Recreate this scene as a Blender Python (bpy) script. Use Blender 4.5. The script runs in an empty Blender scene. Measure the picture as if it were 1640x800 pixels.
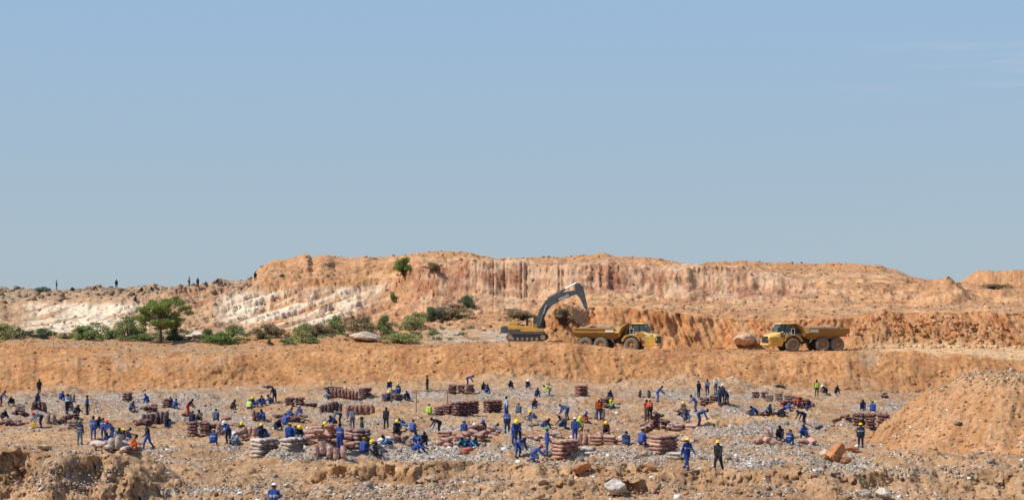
import bpy, bmesh, math, random
import numpy as np
from mathutils import Vector, Matrix, Euler
# ------------------------------------------------------------------ camera, sky, sun, exposure
SC = bpy.context.scene
COL = SC.collection
F = 3190.0        # focal length in photo pixels (1640 wide)
HC = 9.5          # camera height above the pit floor
HOR = 499.0       # photo row of the horizon
cam_d = bpy.data.cameras.new("camera"); cam = bpy.data.objects.new("camera", cam_d); COL.objects.link(cam)
cam.location = (0, 0, HC); cam.rotation_euler = (math.radians(90), 0, 0)
cam_d.sensor_width = 36.0; cam_d.lens = 36.0 * F / 1640.0
cam_d.shift_y = (HOR - 400.0) / 1640.0
cam_d.clip_start = 0.5; cam_d.clip_end = 12000
SC.camera = cam
SUN_EL = math.radians(51); SUN_AZ = (-0.945, -0.327)
sv = Vector((SUN_AZ[0]*math.cos(SUN_EL), SUN_AZ[1]*math.cos(SUN_EL), math.sin(SUN_EL)))
w = bpy.data.worlds.new("World"); SC.world = w; w.use_nodes = True
nt = w.node_tree; bgn = nt.nodes['Background']
sky = nt.nodes.new('ShaderNodeTexSky'); sky.sky_type = 'NISHITA'; sky.sun_disc = False
sky.sun_elevation = SUN_EL; sky.sun_rotation = math.atan2(SUN_AZ[0], SUN_AZ[1])
sky.altitude = 1400; sky.air_density = 1.0; sky.dust_density = 1.5; sky.ozone_density = 1.5
hs = nt.nodes.new('ShaderNodeHueSaturation'); hs.inputs['Saturation'].default_value = .95
mg = nt.nodes.new('ShaderNodeVectorMath'); mg.operation = 'MULTIPLY'; mg.inputs[1].default_value = (1.20, 1.17, 1.26)
nt.links.new(sky.outputs[0], hs.inputs['Color']); nt.links.new(hs.outputs[0], mg.inputs[0]); # hazy air: the sky pales to an even grey blue, with a few thin wisps
tcw = nt.nodes.new('ShaderNodeTexCoord'); sx = nt.nodes.new('ShaderNodeSeparateXYZ'); nt.links.new(tcw.outputs['Generated'], sx.inputs[0])
rp = nt.nodes.new('ShaderNodeValToRGB'); rp.color_ramp.elements[0].position = 0; rp.color_ramp.elements[0].color = (.385, .490, .560, 1)
for pos_, c_ in ((.06, (.365, .482, .590, 1)), (.155, (.325, .492, .685, 1)), (.5, (.20, .35, .62, 1))):
    e_ = rp.color_ramp.elements.new(pos_); e_.color = c_
rp.color_ramp.elements[-1].color = (.14, .27, .55, 1)
nt.links.new(sx.outputs[2], rp.inputs[0])
mpw = nt.nodes.new('ShaderNodeMapping'); mpw.inputs['Scale'].default_value = (9, 9, 90); nt.links.new(tcw.outputs['Generated'], mpw.inputs[0])
nw = nt.nodes.new('ShaderNodeTexNoise'); nw.inputs['Scale'].default_value = 1.6; nw.inputs['Detail'].default_value = 6; nt.links.new(mpw.outputs[0], nw.inputs['Vector'])
def mr_(src, a0, a1, b0, b1):
    m_ = nt.nodes.new('ShaderNodeMapRange'); m_.inputs[1].default_value = a0; m_.inputs[2].default_value = a1; m_.inputs[3].default_value = b0; m_.inputs[4].default_value = b1; nt.links.new(src, m_.inputs[0]); return m_.outputs[0]
def mu_(a_, b_):
    m_ = nt.nodes.new('ShaderNodeMath'); m_.operation = 'MULTIPLY'; nt.links.new(a_, m_.inputs[0]); nt.links.new(b_, m_.inputs[1]); return m_.outputs[0]
wf = mu_(mu_(mr_(nw.outputs['Fac'], .5, .8, 0, .45), mr_(sx.outputs[0], .12, .22, 0, 1)), mu_(mr_(sx.outputs[2], .095, .115, 0, 1), mr_(sx.outputs[2], .125, .14, 1, 0)))
wm_x = nt.nodes.new('ShaderNodeMix'); wm_x.data_type = 'RGBA'; nt.links.new(wf, wm_x.inputs[0]); nt.links.new(rp.outputs[0], wm_x.inputs[6]); wm_x.inputs[7].default_value = (.60, .64, .70, 1)
s10 = nt.nodes.new('ShaderNodeVectorMath'); s10.operation = 'SCALE'; s10.inputs['Scale'].default_value = 10.0; nt.links.new(wm_x.outputs[2], s10.inputs[0])
mxw = nt.nodes.new('ShaderNodeMix'); mxw.data_type = 'RGBA'; mxw.inputs[0].default_value = .88; nt.links.new(mg.outputs[0], mxw.inputs[6]); nt.links.new(s10.outputs[0], mxw.inputs[7])
nt.links.new(mxw.outputs[2], bgn.inputs[0])
bgn.inputs[1].default_value = 0.10
sun_d = bpy.data.lights.new("sun", 'SUN'); sun_d.energy = 5.0; sun_d.angle = math.radians(0.53); sun_d.color = (1.0, 0.95, 0.87)
sun = bpy.data.objects.new("sun", sun_d); COL.objects.link(sun); sun.rotation_euler = sv.to_track_quat('Z', 'Y').to_euler()
SC.view_settings.view_transform = 'Standard'; SC.view_settings.look = 'None'
SC.view_settings.gamma = 1.0; SC.view_settings.exposure = 0.0
SC.render.engine = 'CYCLES'
rng = np.random.default_rng(7); random.seed(7)

# ------------------------------------------------------------------ helpers
def tag(o, label=None, cat=None, group=None, kind=None):
    if label: o['label'] = label
    if cat: o['category'] = cat
    if group: o['group'] = group
    if kind: o['kind'] = kind
    return o
def link(name, me, parent=None, mats=()):
    o = bpy.data.objects.new(name, me); COL.objects.link(o)
    for m in mats: me.materials.append(m)
    if parent: o.parent = parent
    return o
def empty(name, loc, rz=0):
    o = bpy.data.objects.new(name, None); COL.objects.link(o); o.location = loc; o.rotation_euler = (0, 0, rz)
    o.empty_display_size = .3
    return o
def np_mesh(name, V, Fq, smooth=False):
    """V (n,3); Fq (m,k) all faces of one size"""
    me = bpy.data.meshes.new(name); n = len(V); m, k = Fq.shape
    me.vertices.add(n); me.vertices.foreach_set('co', np.ascontiguousarray(V, dtype=np.float32).ravel())
    me.loops.add(m*k); me.loops.foreach_set('vertex_index', np.ascontiguousarray(Fq, dtype=np.int32).ravel())
    me.polygons.add(m); me.polygons.foreach_set('loop_start', np.arange(0, m*k, k, dtype=np.int32))
    me.polygons.foreach_set('loop_total', np.full(m, k, dtype=np.int32))
    if smooth: me.polygons.foreach_set('use_smooth', np.ones(m, dtype=bool))
    me.update(calc_edges=True); return me
def colattr(me, name, C):
    a = me.attributes.new(name, 'FLOAT_COLOR', 'POINT')
    c = np.ones((len(C), 4), dtype=np.float32); c[:, :3] = C; a.data.foreach_set('color', c.ravel())

def _hash(ix, iy, seed):
    h = (ix.astype(np.int64)*374761393 + iy.astype(np.int64)*668265263 + seed*2246822519) & 0xFFFFFFFF
    h = ((h ^ (h >> 13))*1274126177) & 0xFFFFFFFF
    return ((h ^ (h >> 16)) & 0xFFFF)/65535.0
def vn(x, y, seed=0):
    x, y = np.broadcast_arrays(np.asarray(x, float), np.asarray(y, float))
    ix = np.floor(x); iy = np.floor(y); fx = x-ix; fy = y-iy
    fx = fx*fx*(3-2*fx); fy = fy*fy*(3-2*fy)
    a = _hash(ix, iy, seed); b = _hash(ix+1, iy, seed); c = _hash(ix, iy+1, seed); d = _hash(ix+1, iy+1, seed)
    return (a+(b-a)*fx)*(1-fy)+(c+(d-c)*fx)*fy - .5
def fbm(x, y, o, seed=0, g=.5):
    r = 0; am = 1
    for k in range(o):
        r = r+am*vn(x, y, seed+k*17); x = x*2.03+5.2; y = y*2.03+1.7; am *= g
    return r
def worley(x, y, seed=0):
    """angular blocks: a random tilted plane per Voronoi cell"""
    x, y = np.broadcast_arrays(np.asarray(x, float), np.asarray(y, float)); ix = np.floor(x); iy = np.floor(y); best = np.full(x.shape, 9.0); h = np.zeros(x.shape)
    for dx in (-1, 0, 1):
        for dy in (-1, 0, 1):
            cx = ix+dx; cy = iy+dy; px = cx+_hash(cx, cy, seed); py = cy+_hash(cx, cy, seed+1); d = (x-px)**2+(y-py)**2
            v = _hash(cx, cy, seed+2)-.5+(x-px)*(_hash(cx, cy, seed+3)-.5)*1.2+(y-py)*(_hash(cx, cy, seed+4)-.5)*1.2
            m = d < best; best = np.where(m, d, best); h = np.where(m, v, h)
    return h
def sst(a, b, x): t = np.clip((x-a)/(b-a), 0, 1); return t*t*(3-2*t)

# materials
def newmat(name):
    m = bpy.data.materials.new(name); m.use_nodes = True
    return m, m.node_tree, m.node_tree.nodes['Principled BSDF']
def mat(name, c, rough=.8, metal=0, var=.15, scale=6, bump=0, c2=None, spec=.3):
    m, t, p = newmat(name); N = t.nodes; L = t.links
    p.inputs['Roughness'].default_value = rough; p.inputs['Metallic'].default_value = metal
    p.inputs['Specular IOR Level'].default_value = spec
    tc = N.new('ShaderNodeTexCoord'); nz = N.new('ShaderNodeTexNoise'); nz.inputs['Scale'].default_value = scale; nz.inputs['Detail'].default_value = 5
    L.new(tc.outputs['Object'], nz.inputs['Vector'])
    cr = N.new('ShaderNodeValToRGB'); cr.color_ramp.elements[0].position = .3; cr.color_ramp.elements[1].position = .7
    d = c2 or tuple(v*(1-var) for v in c); e = c if c2 else tuple(min(1, v*(1+var)) for v in c)
    cr.color_ramp.elements[0].color = (*d, 1); cr.color_ramp.elements[1].color = (*e, 1)
    L.new(nz.outputs['Fac'], cr.inputs['Fac']); L.new(cr.outputs['Color'], p.inputs['Base Color'])
    if bump:
        b = N.new('ShaderNodeBump'); b.inputs['Strength'].default_value = bump; b.inputs['Distance'].default_value = .03
        L.new(nz.outputs['Fac'], b.inputs['Height']); L.new(b.outputs['Normal'], p.inputs['Normal'])
    return m
def terrain_mat(name, fine=2.2, strength=.30, bumpd=.12):
    m, t, p = newmat(name); N = t.nodes; L = t.links
    p.inputs['Roughness'].default_value = .95; p.inputs['Specular IOR Level'].default_value = .1
    at = N.new('ShaderNodeAttribute'); at.attribute_name = 'albedo'
    tc = N.new('ShaderNodeTexCoord')
    n1 = N.new('ShaderNodeTexNoise'); n1.inputs['Scale'].default_value = fine; n1.inputs['Detail'].default_value = 8; n1.inputs['Roughness'].default_value = .7
    L.new(tc.outputs['Object'], n1.inputs['Vector'])
    r1 = N.new('ShaderNodeMapRange'); r1.inputs[1].default_value = .3; r1.inputs[2].default_value = .7
    r1.inputs[3].default_value = 1-strength; r1.inputs[4].default_value = 1+strength
    L.new(n1.outputs['Fac'], r1.inputs[0])
    mx = N.new('ShaderNodeVectorMath'); mx.operation = 'SCALE'; L.new(at.outputs['Color'], mx.inputs[0]); L.new(r1.outputs[0], mx.inputs['Scale'])
    # scattered paler and greyer chips
    vo = N.new('ShaderNodeTexVoronoi'); vo.inputs['Scale'].default_value = fine*1.6; L.new(tc.outputs['Object'], vo.inputs['Vector'])
    r2 = N.new('ShaderNodeMapRange'); r2.inputs[1].default_value = .72; r2.inputs[2].default_value = .95; L.new(vo.outputs['Color'], r2.inputs[0])
    mul = N.new('ShaderNodeMath'); mul.operation = 'MULTIPLY'; mul.inputs[1].default_value = .35; L.new(r2.outputs[0], mul.inputs[0])
    mix = N.new('ShaderNodeMix'); mix.data_type = 'RGBA'; L.new(mul.outputs[0], mix.inputs[0]); L.new(mx.outputs[0], mix.inputs[6])
    mix.inputs[7].default_value = (.62, .50, .38, 1)
    L.new(mix.outputs[2], p.inputs['Base Color'])
    b = N.new('ShaderNodeBump'); b.inputs['Strength'].default_value = .9; b.inputs['Distance'].default_value = bumpd
    L.new(n1.outputs['Fac'], b.inputs['Height']); L.new(b.outputs['Normal'], p.inputs['Normal'])
    return m

# ------------------------------------------------------------------ terrain
u_in = np.arange(-60, 1701, 1.75)
ext = np.cumsum(np.geomspace(4, 260, 34))
U = np.concatenate([(-60-ext)[::-1], u_in, u_in[-1]+ext])
def seg(a, b, s): return np.arange(a, b, s)
DR = np.concatenate([seg(-30, 82, 5), seg(82, 94, .5), seg(94, 130, .12), seg(130, 180, .18), seg(180, 240, .28), seg(240, 250, .12),
    seg(250, 262, .3), seg(262, 273, .14), seg(273, 326, .6), seg(326, 354, .3), seg(354, 402, .5), seg(402, 520, 2.5), np.geomspace(520, 6000, 26)])
DR[np.abs(DR) < 3] = 3.1
DR = np.unique(DR)
NU, ND = len(U), len(DR)
# rays fan out from behind the camera so the near ground is a sheet too
def XW(u, D): return (u-820.0)*np.maximum(D, 25)/F
def curve(pts): a = np.array(pts, float); return np.interp(U, a[:, 0], a[:, 1])
def zpy(py, D): return HC-(py-HOR)*D/F
def n1(x, s, seed, o=3): return fbm(x/s, np.full_like(x, seed*3.3), o, seed)
K = []   # control curves (D, z)
def addk(D, z): K.append((np.broadcast_to(np.asarray(D, float), U.shape).copy(), np.broadcast_to(np.asarray(z, float), U.shape).copy()))
addk(-30, 7.4); addk(14, 7.3); addk(52, .8); addk(85, -.3); addk(97, 0); addk(120, 0); addk(215, 0)
x = XW(U, 243)
pf = curve([(0, 632), (200, 625), (400, 618), (600, 613), (800, 608), (900, 611), (1000, 618), (1100, 613), (1300, 622), (1480, 628), (1640, 630)])
def crack(x, s, seed, wdt=.05): n = n1(x, s, seed, 2); return np.exp(-(n/wdt)**2)
Df = 240.6+n1(x, 14, 5)*1.8+n1(x, 2.5, 6)*.3
addk(Df-8, zpy(pf+3, 234)); addk(Df, zpy(pf, 242))
pt = curve([(0, 572), (200, 573), (400, 569), (600, 561), (700, 556), (780, 551), (860, 549), (900, 549), (925, 551), (975, 556), (1000, 556), (1045, 559), (1070, 564), (1210, 568), (1400, 561), (1480, 562), (1560, 567), (1640, 577)])
pt = pt + n1(x, 9, 8)*4+n1(x, 1.6, 9)*2
Dt = 247.0+n1(x, 12, 10)*2.6+n1(x, 2.3, 11)*.6+n1(x, .5, 12)*.22
addk(Dt-2.2, zpy(pt, 246)-1.15); addk(Dt, zpy(pt, 246.5))
pb = curve([(0, 547), (400, 546), (600, 548), (700, 550), (800, 545), (880, 545), (930, 556), (1055, 557), (1210, 559), (1380, 556), (1450, 553), (1640, 553)])
truck = sst(880, 925, U)
addk(251, (1-truck)*zpy(.5*pt+.5*pb, 251)+truck*zpy(np.where(U > 1400, 564, 562), 251))
addk(263, zpy(pb, 263))
x = XW(U, 268)
p2 = curve([(0, 541), (700, 541), (800, 534), (860, 540), (895, 528), (920, 507), (945, 490), (970, 489), (1050, 499), (1120, 508), (1200, 511), (1350, 508), (1420, 502), (1640, 502)])
am = sst(890, 930, U)
p2 = p2+am*(n1(x, 4, 20)*6+n1(x, 1, 21)*2)
D2 = 267.6+n1(x, 8, 22)*2.5+am*(n1(x, 1.7, 23)*.5+n1(x, .42, 24)*.2+n1(x, 6, 26)*2.0)
addk(263.6, zpy(pb, 263)+.05); addk(D2, zpy(p2, 268))
addk(D2+1.5, zpy(p2-.5, 269.5))
pb2 = curve([(0, 530), (400, 532), (520, 530), (600, 524), (700, 512), (760, 508), (830, 508), (900, 498), (950, 484), (1040, 487), (1200, 492), (1640, 492)])
x = XW(U, 320)
left = 1-sst(600, 760, U)
addk(300, zpy(pb2+3+left*3, 300)); addk(326, zpy(pb2-2, 326)+n1(x, 8, 27)*.8)
x = XW(U, 345)
pm = curve([(0, 485), (100, 482), (200, 478), (300, 474), (400, 474), (450, 468), (520, 462), (600, 452), (640, 447), (660, 428), (700, 424), (760, 420), (860, 422), (1000, 428), (1200, 432), (1280, 445), (1350, 457), (1450, 459), (1500, 466), (1560, 474), (1640, 478)])
cl = sst(620, 680, U)*(1-sst(1240, 1340, U))
D3 = 341+left*14+n1(x, 12, 30)*5+cl*(n1(x, 5, 31)*2.4+n1(x, .8, 32)*.35+(crack(x, 2.2, 35, .04)*.55+crack(x, 5.2, 36, .03)*.8)*sst(-.25, .1, n1(x, 11, 37)))+(1-cl)*(n1(x, 3.2, 33)*1.2)
zf = zpy(pb2-2, 326)
zt = zpy(pm, 345)
addk(D3-7-left*14-(1-cl)*3, zf+.30*(zt-zf)*cl+.12*(zt-zf)*(1-cl))
addk(D3-4-(1-cl)*2, zf+(.34+.10*(1-cl))*(zt-zf)+n1(x, 5, 34)*.6)
addk(D3, zt)
x = XW(U, 385)
pc = curve([(-200, 462), (0, 463), (100, 462), (200, 460), (300, 457), (380, 450), (404, 445), (413, 430), (428, 421), (470, 412), (488, 406.5), (494, 406), (500, 413), (512, 409), (524, 408), (536, 413), (600, 411), (640, 410), (700, 402), (750, 404), (790, 413), (850, 412), (900, 411), (940, 408), (965, 404), (1000, 411), (1040, 413), (1085, 421), (1110, 425), (1160, 417), (1200, 419), (1230, 420), (1260, 419), (1300, 423), (1330, 420), (1410, 424), (1435, 432), (1455, 442), (1480, 446), (1510, 450), (1640, 457), (1800, 460)])
Dc = 386+n1(x, 14, 40)*6
addk(Dc-22, zpy(pm*.55+pc*.45, 366)+n1(x, 4, 41)*.5)
addk(Dc, zpy(pc, 386)+n1(x, 2.2, 42)*.35); addk(Dc+16, zpy(pc, 386)-2.0); addk(450, 9.0); addk(700, 7); addk(6000, 2)

KD = np.array([k[0] for k in K]); KZ = np.array([k[1] for k in K])
KD = np.maximum.accumulate(KD+np.arange(len(K))[:, None]*1e-4, axis=0)
Z = np.empty((ND, NU))
for i in range(NU): Z[:, i] = np.interp(DR, KD[:, i], KZ[:, i])
UU, DD = np.meshgrid(U, DR); XX = XW(UU, DD); YY = DD
PY0 = HOR+(HC-Z)*F/np.maximum(DD, 3)      # photo row of each terrain point before bumps
# bumps
big = fbm(XX/11, YY/11, 3, 50); mid = fbm(XX/2.6, YY/2.6, 3, 60); sm = fbm(XX/.62, YY/.62, 3, 70)
fl = (DD > 80)*(1-sst(236, 243, DD))
blk = worley(XX/.9, YY/.9, 400); blk2 = worley(XX/.38, YY/.38, 410)
Z += fl*(big*.75*sst(88, 110, DD)*(1-.6*sst(120, 220, DD)) + mid*(.28+.45*np.clip(big*2+.3, 0, 1)) + sm*.14 + blk*.16*np.clip(mid*2+.5, 0, 1) + blk2*.10)
b1 = sst(236, 243, DD)*(1-sst(268, 275, DD)); Z += b1*(mid*.26+sm*.12+blk2*.05)*(1-.75*truck[None, :]*sst(246.5, 248.5, DD)*(1-sst(260, 262, DD)))
b2 = sst(268, 275, DD)*(1-sst(420, 460, DD)); smt = 1-.65*sst(362, 372, DD)*sst(400, 430, UU); Z += b2*smt*(mid*.5+sm*.25+worley(XX/1.6, YY/1.6, 420)*.4+fbm(XX/3.5, Z/.8, 2, 422)*.5+fbm(XX/6, YY/6, 2, 80)*.6*(1-sst(372, 384, DD)))
CB = XX*.34-Z*.94; AL = XX*.94+Z*.34       # beds dipping to the left
dgr = fbm(CB/.55, AL/7, 4, 262)
lz = sst(180, 240, UU)*(1-sst(640, 700, UU))
Z += b2*dgr*1.0*lz*sst(318, 335, DD)*(1-sst(372, 384, DD))
MOUNDS = [  # px, py of the base centre, half-width m, half-depth m, height m
 (60, 628, 4, 3, .7), (235, 640, 4, 3, .5), (640, 635, 5, 3, .6), (830, 625, 5, 3, .8), (1090, 628, 9, 4, .8), (1120, 655, 4, 3, .5), (690, 690, 3, 3, .5),
 (1160, 694, 4, 2.5, .7), (450, 735, 2.4, 1.6, .7), (490, 742, 2.5, 2, .5), (560, 740, 3, 2, .45), (780, 690, 3, 2, .5), (803, 722, 1.8, 1.6, 1.0), (740, 712, 2.4, 1.5, .45),
 (1175, 688, 3, 2, .6), (1200, 742, 4, 2.5, .45), (1280, 735, 3, 2, .5), (960, 660, 3, 2, .35), (905, 648, 4, 2, .5), (640, 662, 3, 2, .3), (560, 640, 5, 2, .5),
 (330, 640, 5, 2, .5), (130, 645, 4, 2, .5), (1000, 738, 5, 2, .45), (860, 735, 4, 2, .4), (590, 703, 2, 1.6, .5), (1240, 690, 3, 2, .5), (1220, 712, 4, 3, .4), (850, 675, 2.5, 2, .4)]
for (px, py, hw, hd, h) in MOUNDS:
    D = HC*F/(py-HOR); X = (px-820)*D/F
    r2 = ((XX-X)/hw)**2+((YY-D)/hd)**2
    Z += (r2 < 3)*h*np.clip(1-r2/2, 0, 1)**1.3*(1+.7*mid+.5*sm)
def maxin(h):
    global Z
    Z = np.maximum(Z, h)
def bank(px, D, z_top, hw, hd, slope, seedn, rough=.5, plat=0):
    """a dumped heap: rises at a constant slope to z_top"""
    X = (px-820)*D/F
    wx = XX+fbm(XX/4, YY/4, 3, seedn)*2.0; wy = YY+fbm(XX/4, YY/4, 3, seedn+5)*2.0
    q = np.sqrt(np.clip((np.abs(wx-X)-hw), 0, None)**2+np.clip((np.abs(wy-D)-hd), 0, None)**2)
    return z_top-slope*q+fbm(XX/1.4, YY/1.4, 4, seedn+9)*rough
# big heap at the right of the pit floor
hx = (XX-28.0); q = np.sqrt(np.clip((33.2+fbm(YY/5, XX/5, 2, 91)*2-XX), 0, None)**2*1.0+np.clip(np.abs(YY-142)-4.5, 0, None)**2*.36)
hz = 5.3+(XX-40)*.012-.78*q+fbm(XX/2.4, YY/2.4, 4, 95)*.45+blk2*.12-np.abs(fbm((XX-YY*.4)/1.3, (YY+XX*.4)/9, 3, 97))*.9
hz = np.minimum(hz, 5.45+fbm(XX/3, YY/3, 3, 96)*.35+blk*.15)
heap_m = (hz > Z)*(DD > 118)*(DD < 175); Z = np.where(heap_m, np.maximum(Z, hz), Z)
# rubble apron in front of it
for (px, py, hw, hd, h) in [(1480, 750, 5, 3, .3), (1580, 748, 6, 3, .35), (1420, 744, 3, 2, .25)]:
    D = HC*F/(py-HOR); X = (px-820)*D/F; r2 = ((XX-X)/hw)**2+((YY-D)/hd)**2
    Z += h*np.clip(1-r2/2, 0, 1)*(.8+.3*mid)+np.clip(1-r2/2, 0, 1)*(blk*.06+blk2*.08)
# foreground bank bottom left, with a broken dark face
q = np.clip(XX+20.6+fbm(YY/2, XX/2, 3, 101)*1.6, 0, None)
lipf = 103.4+fbm(XX/3.2, np.zeros_like(XX), 3, 102)*4.0+fbm(XX/.9, YY/2, 2, 103)*1.0
fz = 2.0-.55*q-.16*np.clip(YY-106, 0, None)-.85*np.clip(lipf-YY, 0, 2.6)+mid*.3+sm*.16+blk*.16+blk2*.10
Z = np.where((DD > 92) & (DD < 125), np.maximum(Z, fz), Z)
# foreground berm, middle
def berm(u0, u1, D0, ztop, run_back, drop, seedn):
    cx = sst(u0-40, u0+40, UU)*(1-sst(u1-40, u1+40, UU))
    lip = D0+fbm(XX/2.6, np.zeros_like(XX), 3, seedn)*3.2+fbm(XX/.7, YY/2, 2, seedn+3)*.6
    e = YY-lip
    zz = ztop*cx-.12*np.clip(e, 0, None)-drop*np.clip(-e, 0, 1.0)-.25*np.clip(-e-1.0, 0, None)
    return np.where((DD > 92) & (DD < 135), zz+mid*.25+sm*.12+blk*.10+blk2*.10, -9)
Z = np.maximum(Z, berm(500, 1070, 111.5, 1.0, 0, .5, 111))
Z = np.maximum(Z, berm(1040, 1800, 105.5, 1.05, 0, .6, 121))
Z = np.maximum(Z, berm(760, 1080, 104.5, .75, 0, .5, 131))
# cone heap and far heaps on the right skyline
maxin(np.where(DD > 270, bank(1518, 334, 14.9, .6, .6, .68, 140, .7), -99))
maxin(np.where(DD > 270, bank(1590, 345, 13.3, 3, 1, .55, 150, .7), -99))
maxin(np.where(DD > 430, bank(1665, 480, 19.2, 14.5, 6, .8, 160, 1.0), -99))
maxin(np.where(DD > 430, bank(1625, 440, 16.0, 4, 3, .6, 165, .8), -99))
# loose lumps under the second face
for (px, D, r, h) in [(1380, 263, 3, 1.5), (1410, 264, 3.5, 1.8), (1450, 264, 4, 1.2), (1510, 264, 4, 1.5), (1195, 264, 2.4, 1.2), (890, 263, 3.5, 2.2), (905, 266, 2.5, 3.4), (1560, 264, 4, .9)]:
    X = (px-820)*D/F; r2 = ((XX-X)/r)**2+((YY-D)/(r*.8))**2
    Z += h*np.clip(1-r2/1.6, 0, 1)**1.1*(.9+.3*mid)+np.clip(1-r2/1.6, 0, 1)*(worley(XX/1.4, YY/1.4, 430)*.5+blk2*.15)
# level stand for the excavator
q = np.hypot((XX-(845-820)*259/F)/5.5, (YY-259)/3.6); k = 1-sst(.7, 1.3, q); Z = Z*(1-k)+zpy(547, 259)*k
COLPY = HOR+(HC-Z)*F/np.maximum(DD, 3)

# albedo, zone by zone
def C3(r, g, b): return np.array([r, g, b])
def mixc(A, c, m): return A*(1-m[..., None])+c*m[..., None]
nz1 = fbm(XX/7, YY/7, 4, 200); nz2 = fbm(XX/1.5, YY/1.5, 4, 210); nz3 = fbm(XX/.35, YY/.5, 3, 220)
A = np.empty(Z.shape+(3,)); A[:] = C3(.50, .315, .185)
A = mixc(A, C3(.58, .385, .235), sst(-.1, .3, nz1))
A = mixc(A, C3(.40, .245, .145), .7*sst(.1, .45, nz2))
GR = [  # gravel and rubble patches: px, py, half widths px
 (60, 640, 120, 14, .8), (250, 640, 160, 14, .8), (330, 645, 60, 20, .8), (560, 640, 100, 12, .8), (700, 632, 120, 10, .8), (830, 628, 60, 10, .8), (890, 637, 60, 9, .9), (1090, 630, 110, 10, .9), (1180, 632, 60, 8, .8),
 (1140, 662, 60, 10, .8), (700, 680, 170, 16, .6), (600, 715, 120, 14, .9), (720, 722, 200, 16, 1.0), (800, 728, 160, 14, .9), (480, 725, 60, 14, .9), (390, 680, 110, 14, .7), (1060, 728, 130, 13, .9), (1200, 738, 60, 12, 1.3),
 (950, 738, 130, 9, .8), (1250, 715, 90, 14, .7), (1240, 680, 60, 9, .8), (1180, 690, 70, 10, .7), (900, 655, 80, 10, .6), (340, 715, 40, 8, .5), (230, 722, 50, 6, .8), (100, 755, 110, 30, .55), (350, 785, 110, 8, 1.1), (440, 780, 60, 20, .7),
 (620, 785, 140, 14, .8), (740, 775, 80, 20, .6), (1390, 650, 60, 14, .8), (1350, 745, 80, 16, .8), (1460, 755, 120, 10, .6), (1230, 785, 60, 12, .5), (1400, 790, 60, 10, .9), (1090, 772, 60, 10, .4), (270, 660, 100, 12, .6), (60, 660, 70, 14, .7), (1330, 690, 60, 20, .5), (900, 745, 60, 8, .6)]
gm = np.zeros(Z.shape)
sub = (DD > 90) & (DD < 250)
rows = np.where((DR > 90) & (DR < 250))[0]; r0, r1 = rows[0], rows[-1]+1
PYs = COLPY[r0:r1]; Us = UU[r0:r1]
for (px, py, a, b, s) in GR:
    r2 = ((Us-px)/a)**2+((PYs-py)/b)**2
    gm[r0:r1] = np.maximum(gm[r0:r1], s*np.clip(1.35-r2, 0, 1))
gm = np.clip(gm, 0, 1)*sst(-.35, .15, nz2+.5*nz3+.3*(gm-.4)); gm = np.clip(gm+(.25+.4*sst(116, 126, DD))*fl*sst(-.1, .35, nz2+nz3*.5), 0, 1)*(1-.5*(1-sst(112, 118, DD)))
sd = np.zeros(Z.shape)
for (px, py, a, b) in [(620, 655, 70, 6), (760, 674, 80, 7), (480, 634, 90, 5), (930, 641, 90, 5), (1150, 672, 60, 6), (1060, 691, 50, 5), (60, 702, 100, 12), (330, 706, 60, 7), (1350, 641, 60, 5), (1290, 628, 60, 4), (600, 745, 120, 9), (900, 668, 60, 6), (1330, 700, 50, 8), (150, 672, 50, 5), (1250, 668, 60, 5), (1000, 755, 200, 7)]:
    r2 = ((Us-px)/a)**2+((PYs-py)/b)**2; sd[r0:r1] = np.maximum(sd[r0:r1], np.clip(1.4-r2, 0, 1))
sd *= sst(-.3, .1, nz2+.3*nz3); gm *= 1-.8*sd; A = mixc(A, C3(.62, .40, .225), sd*.8)
gm *= (1-sst(236, 242, DD))*(1-heap_m*1.0)
A = mixc(A, C3(.44, .375, .31), gm*.85)
wm = np.zeros(Z.shape)
for (px, py, a, b) in [(1195, 738, 50, 9), (345, 787, 110, 6), (700, 715, 60, 8), (610, 705, 25, 8), (905, 640, 30, 4), (1110, 660, 30, 5), (725, 730, 90, 8)]:
    r2 = ((Us-px)/a)**2+((PYs-py)/b)**2; wm[r0:r1] = np.maximum(wm[r0:r1], np.clip(1.3-r2, 0, 1))
A = mixc(A, C3(.70, .65, .58), wm*sst(-.2, .2, nz3+nz2)*.8)
A = mixc(A, C3(.60, .325, .155), heap_m*(.95-.3*sst(.1, .4, nz2)))
A = mixc(A, C3(.56, .44, .32), heap_m*sst(4.5, 5.2, Z)*.7); A = mixc(A, C3(.43, .22, .11), heap_m*.6*sst(.05, .3, fbm((XX-YY*.4)/1.6, (YY+XX*.4)/7, 3, 98))); A = mixc(A, C3(.66, .42, .25), heap_m*.6*sst(.05, .3, fbm((XX-YY*.4)/1.1, (YY+XX*.4)/9, 3, 99)))
A = mixc(A, C3(.56, .335, .19), .7*sst(1370, 1430, UU)*sst(116, 122, DD)*(1-sst(150, 156, DD))*sst(-.35, .1, nz2))
# track along the bank foot
A = mixc(A, C3(.56, .365, .215), .8*fl*sst(625, 619, COLPY)*1.0)
rd = np.zeros(Z.shape); rd[r0:r1] = np.clip(1.3-((PYs-660-8*np.sin(Us/90))/7)**2, 0, 1)*.5*(Us > 560)*(Us < 1400)
rd[r0:r1] = np.maximum(rd[r0:r1], np.clip(1.3-((PYs-700)/10)**2, 0, 1)*.8*(Us < 130))
A = mixc(A, C3(.57, .39, .235), rd*.7)
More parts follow.
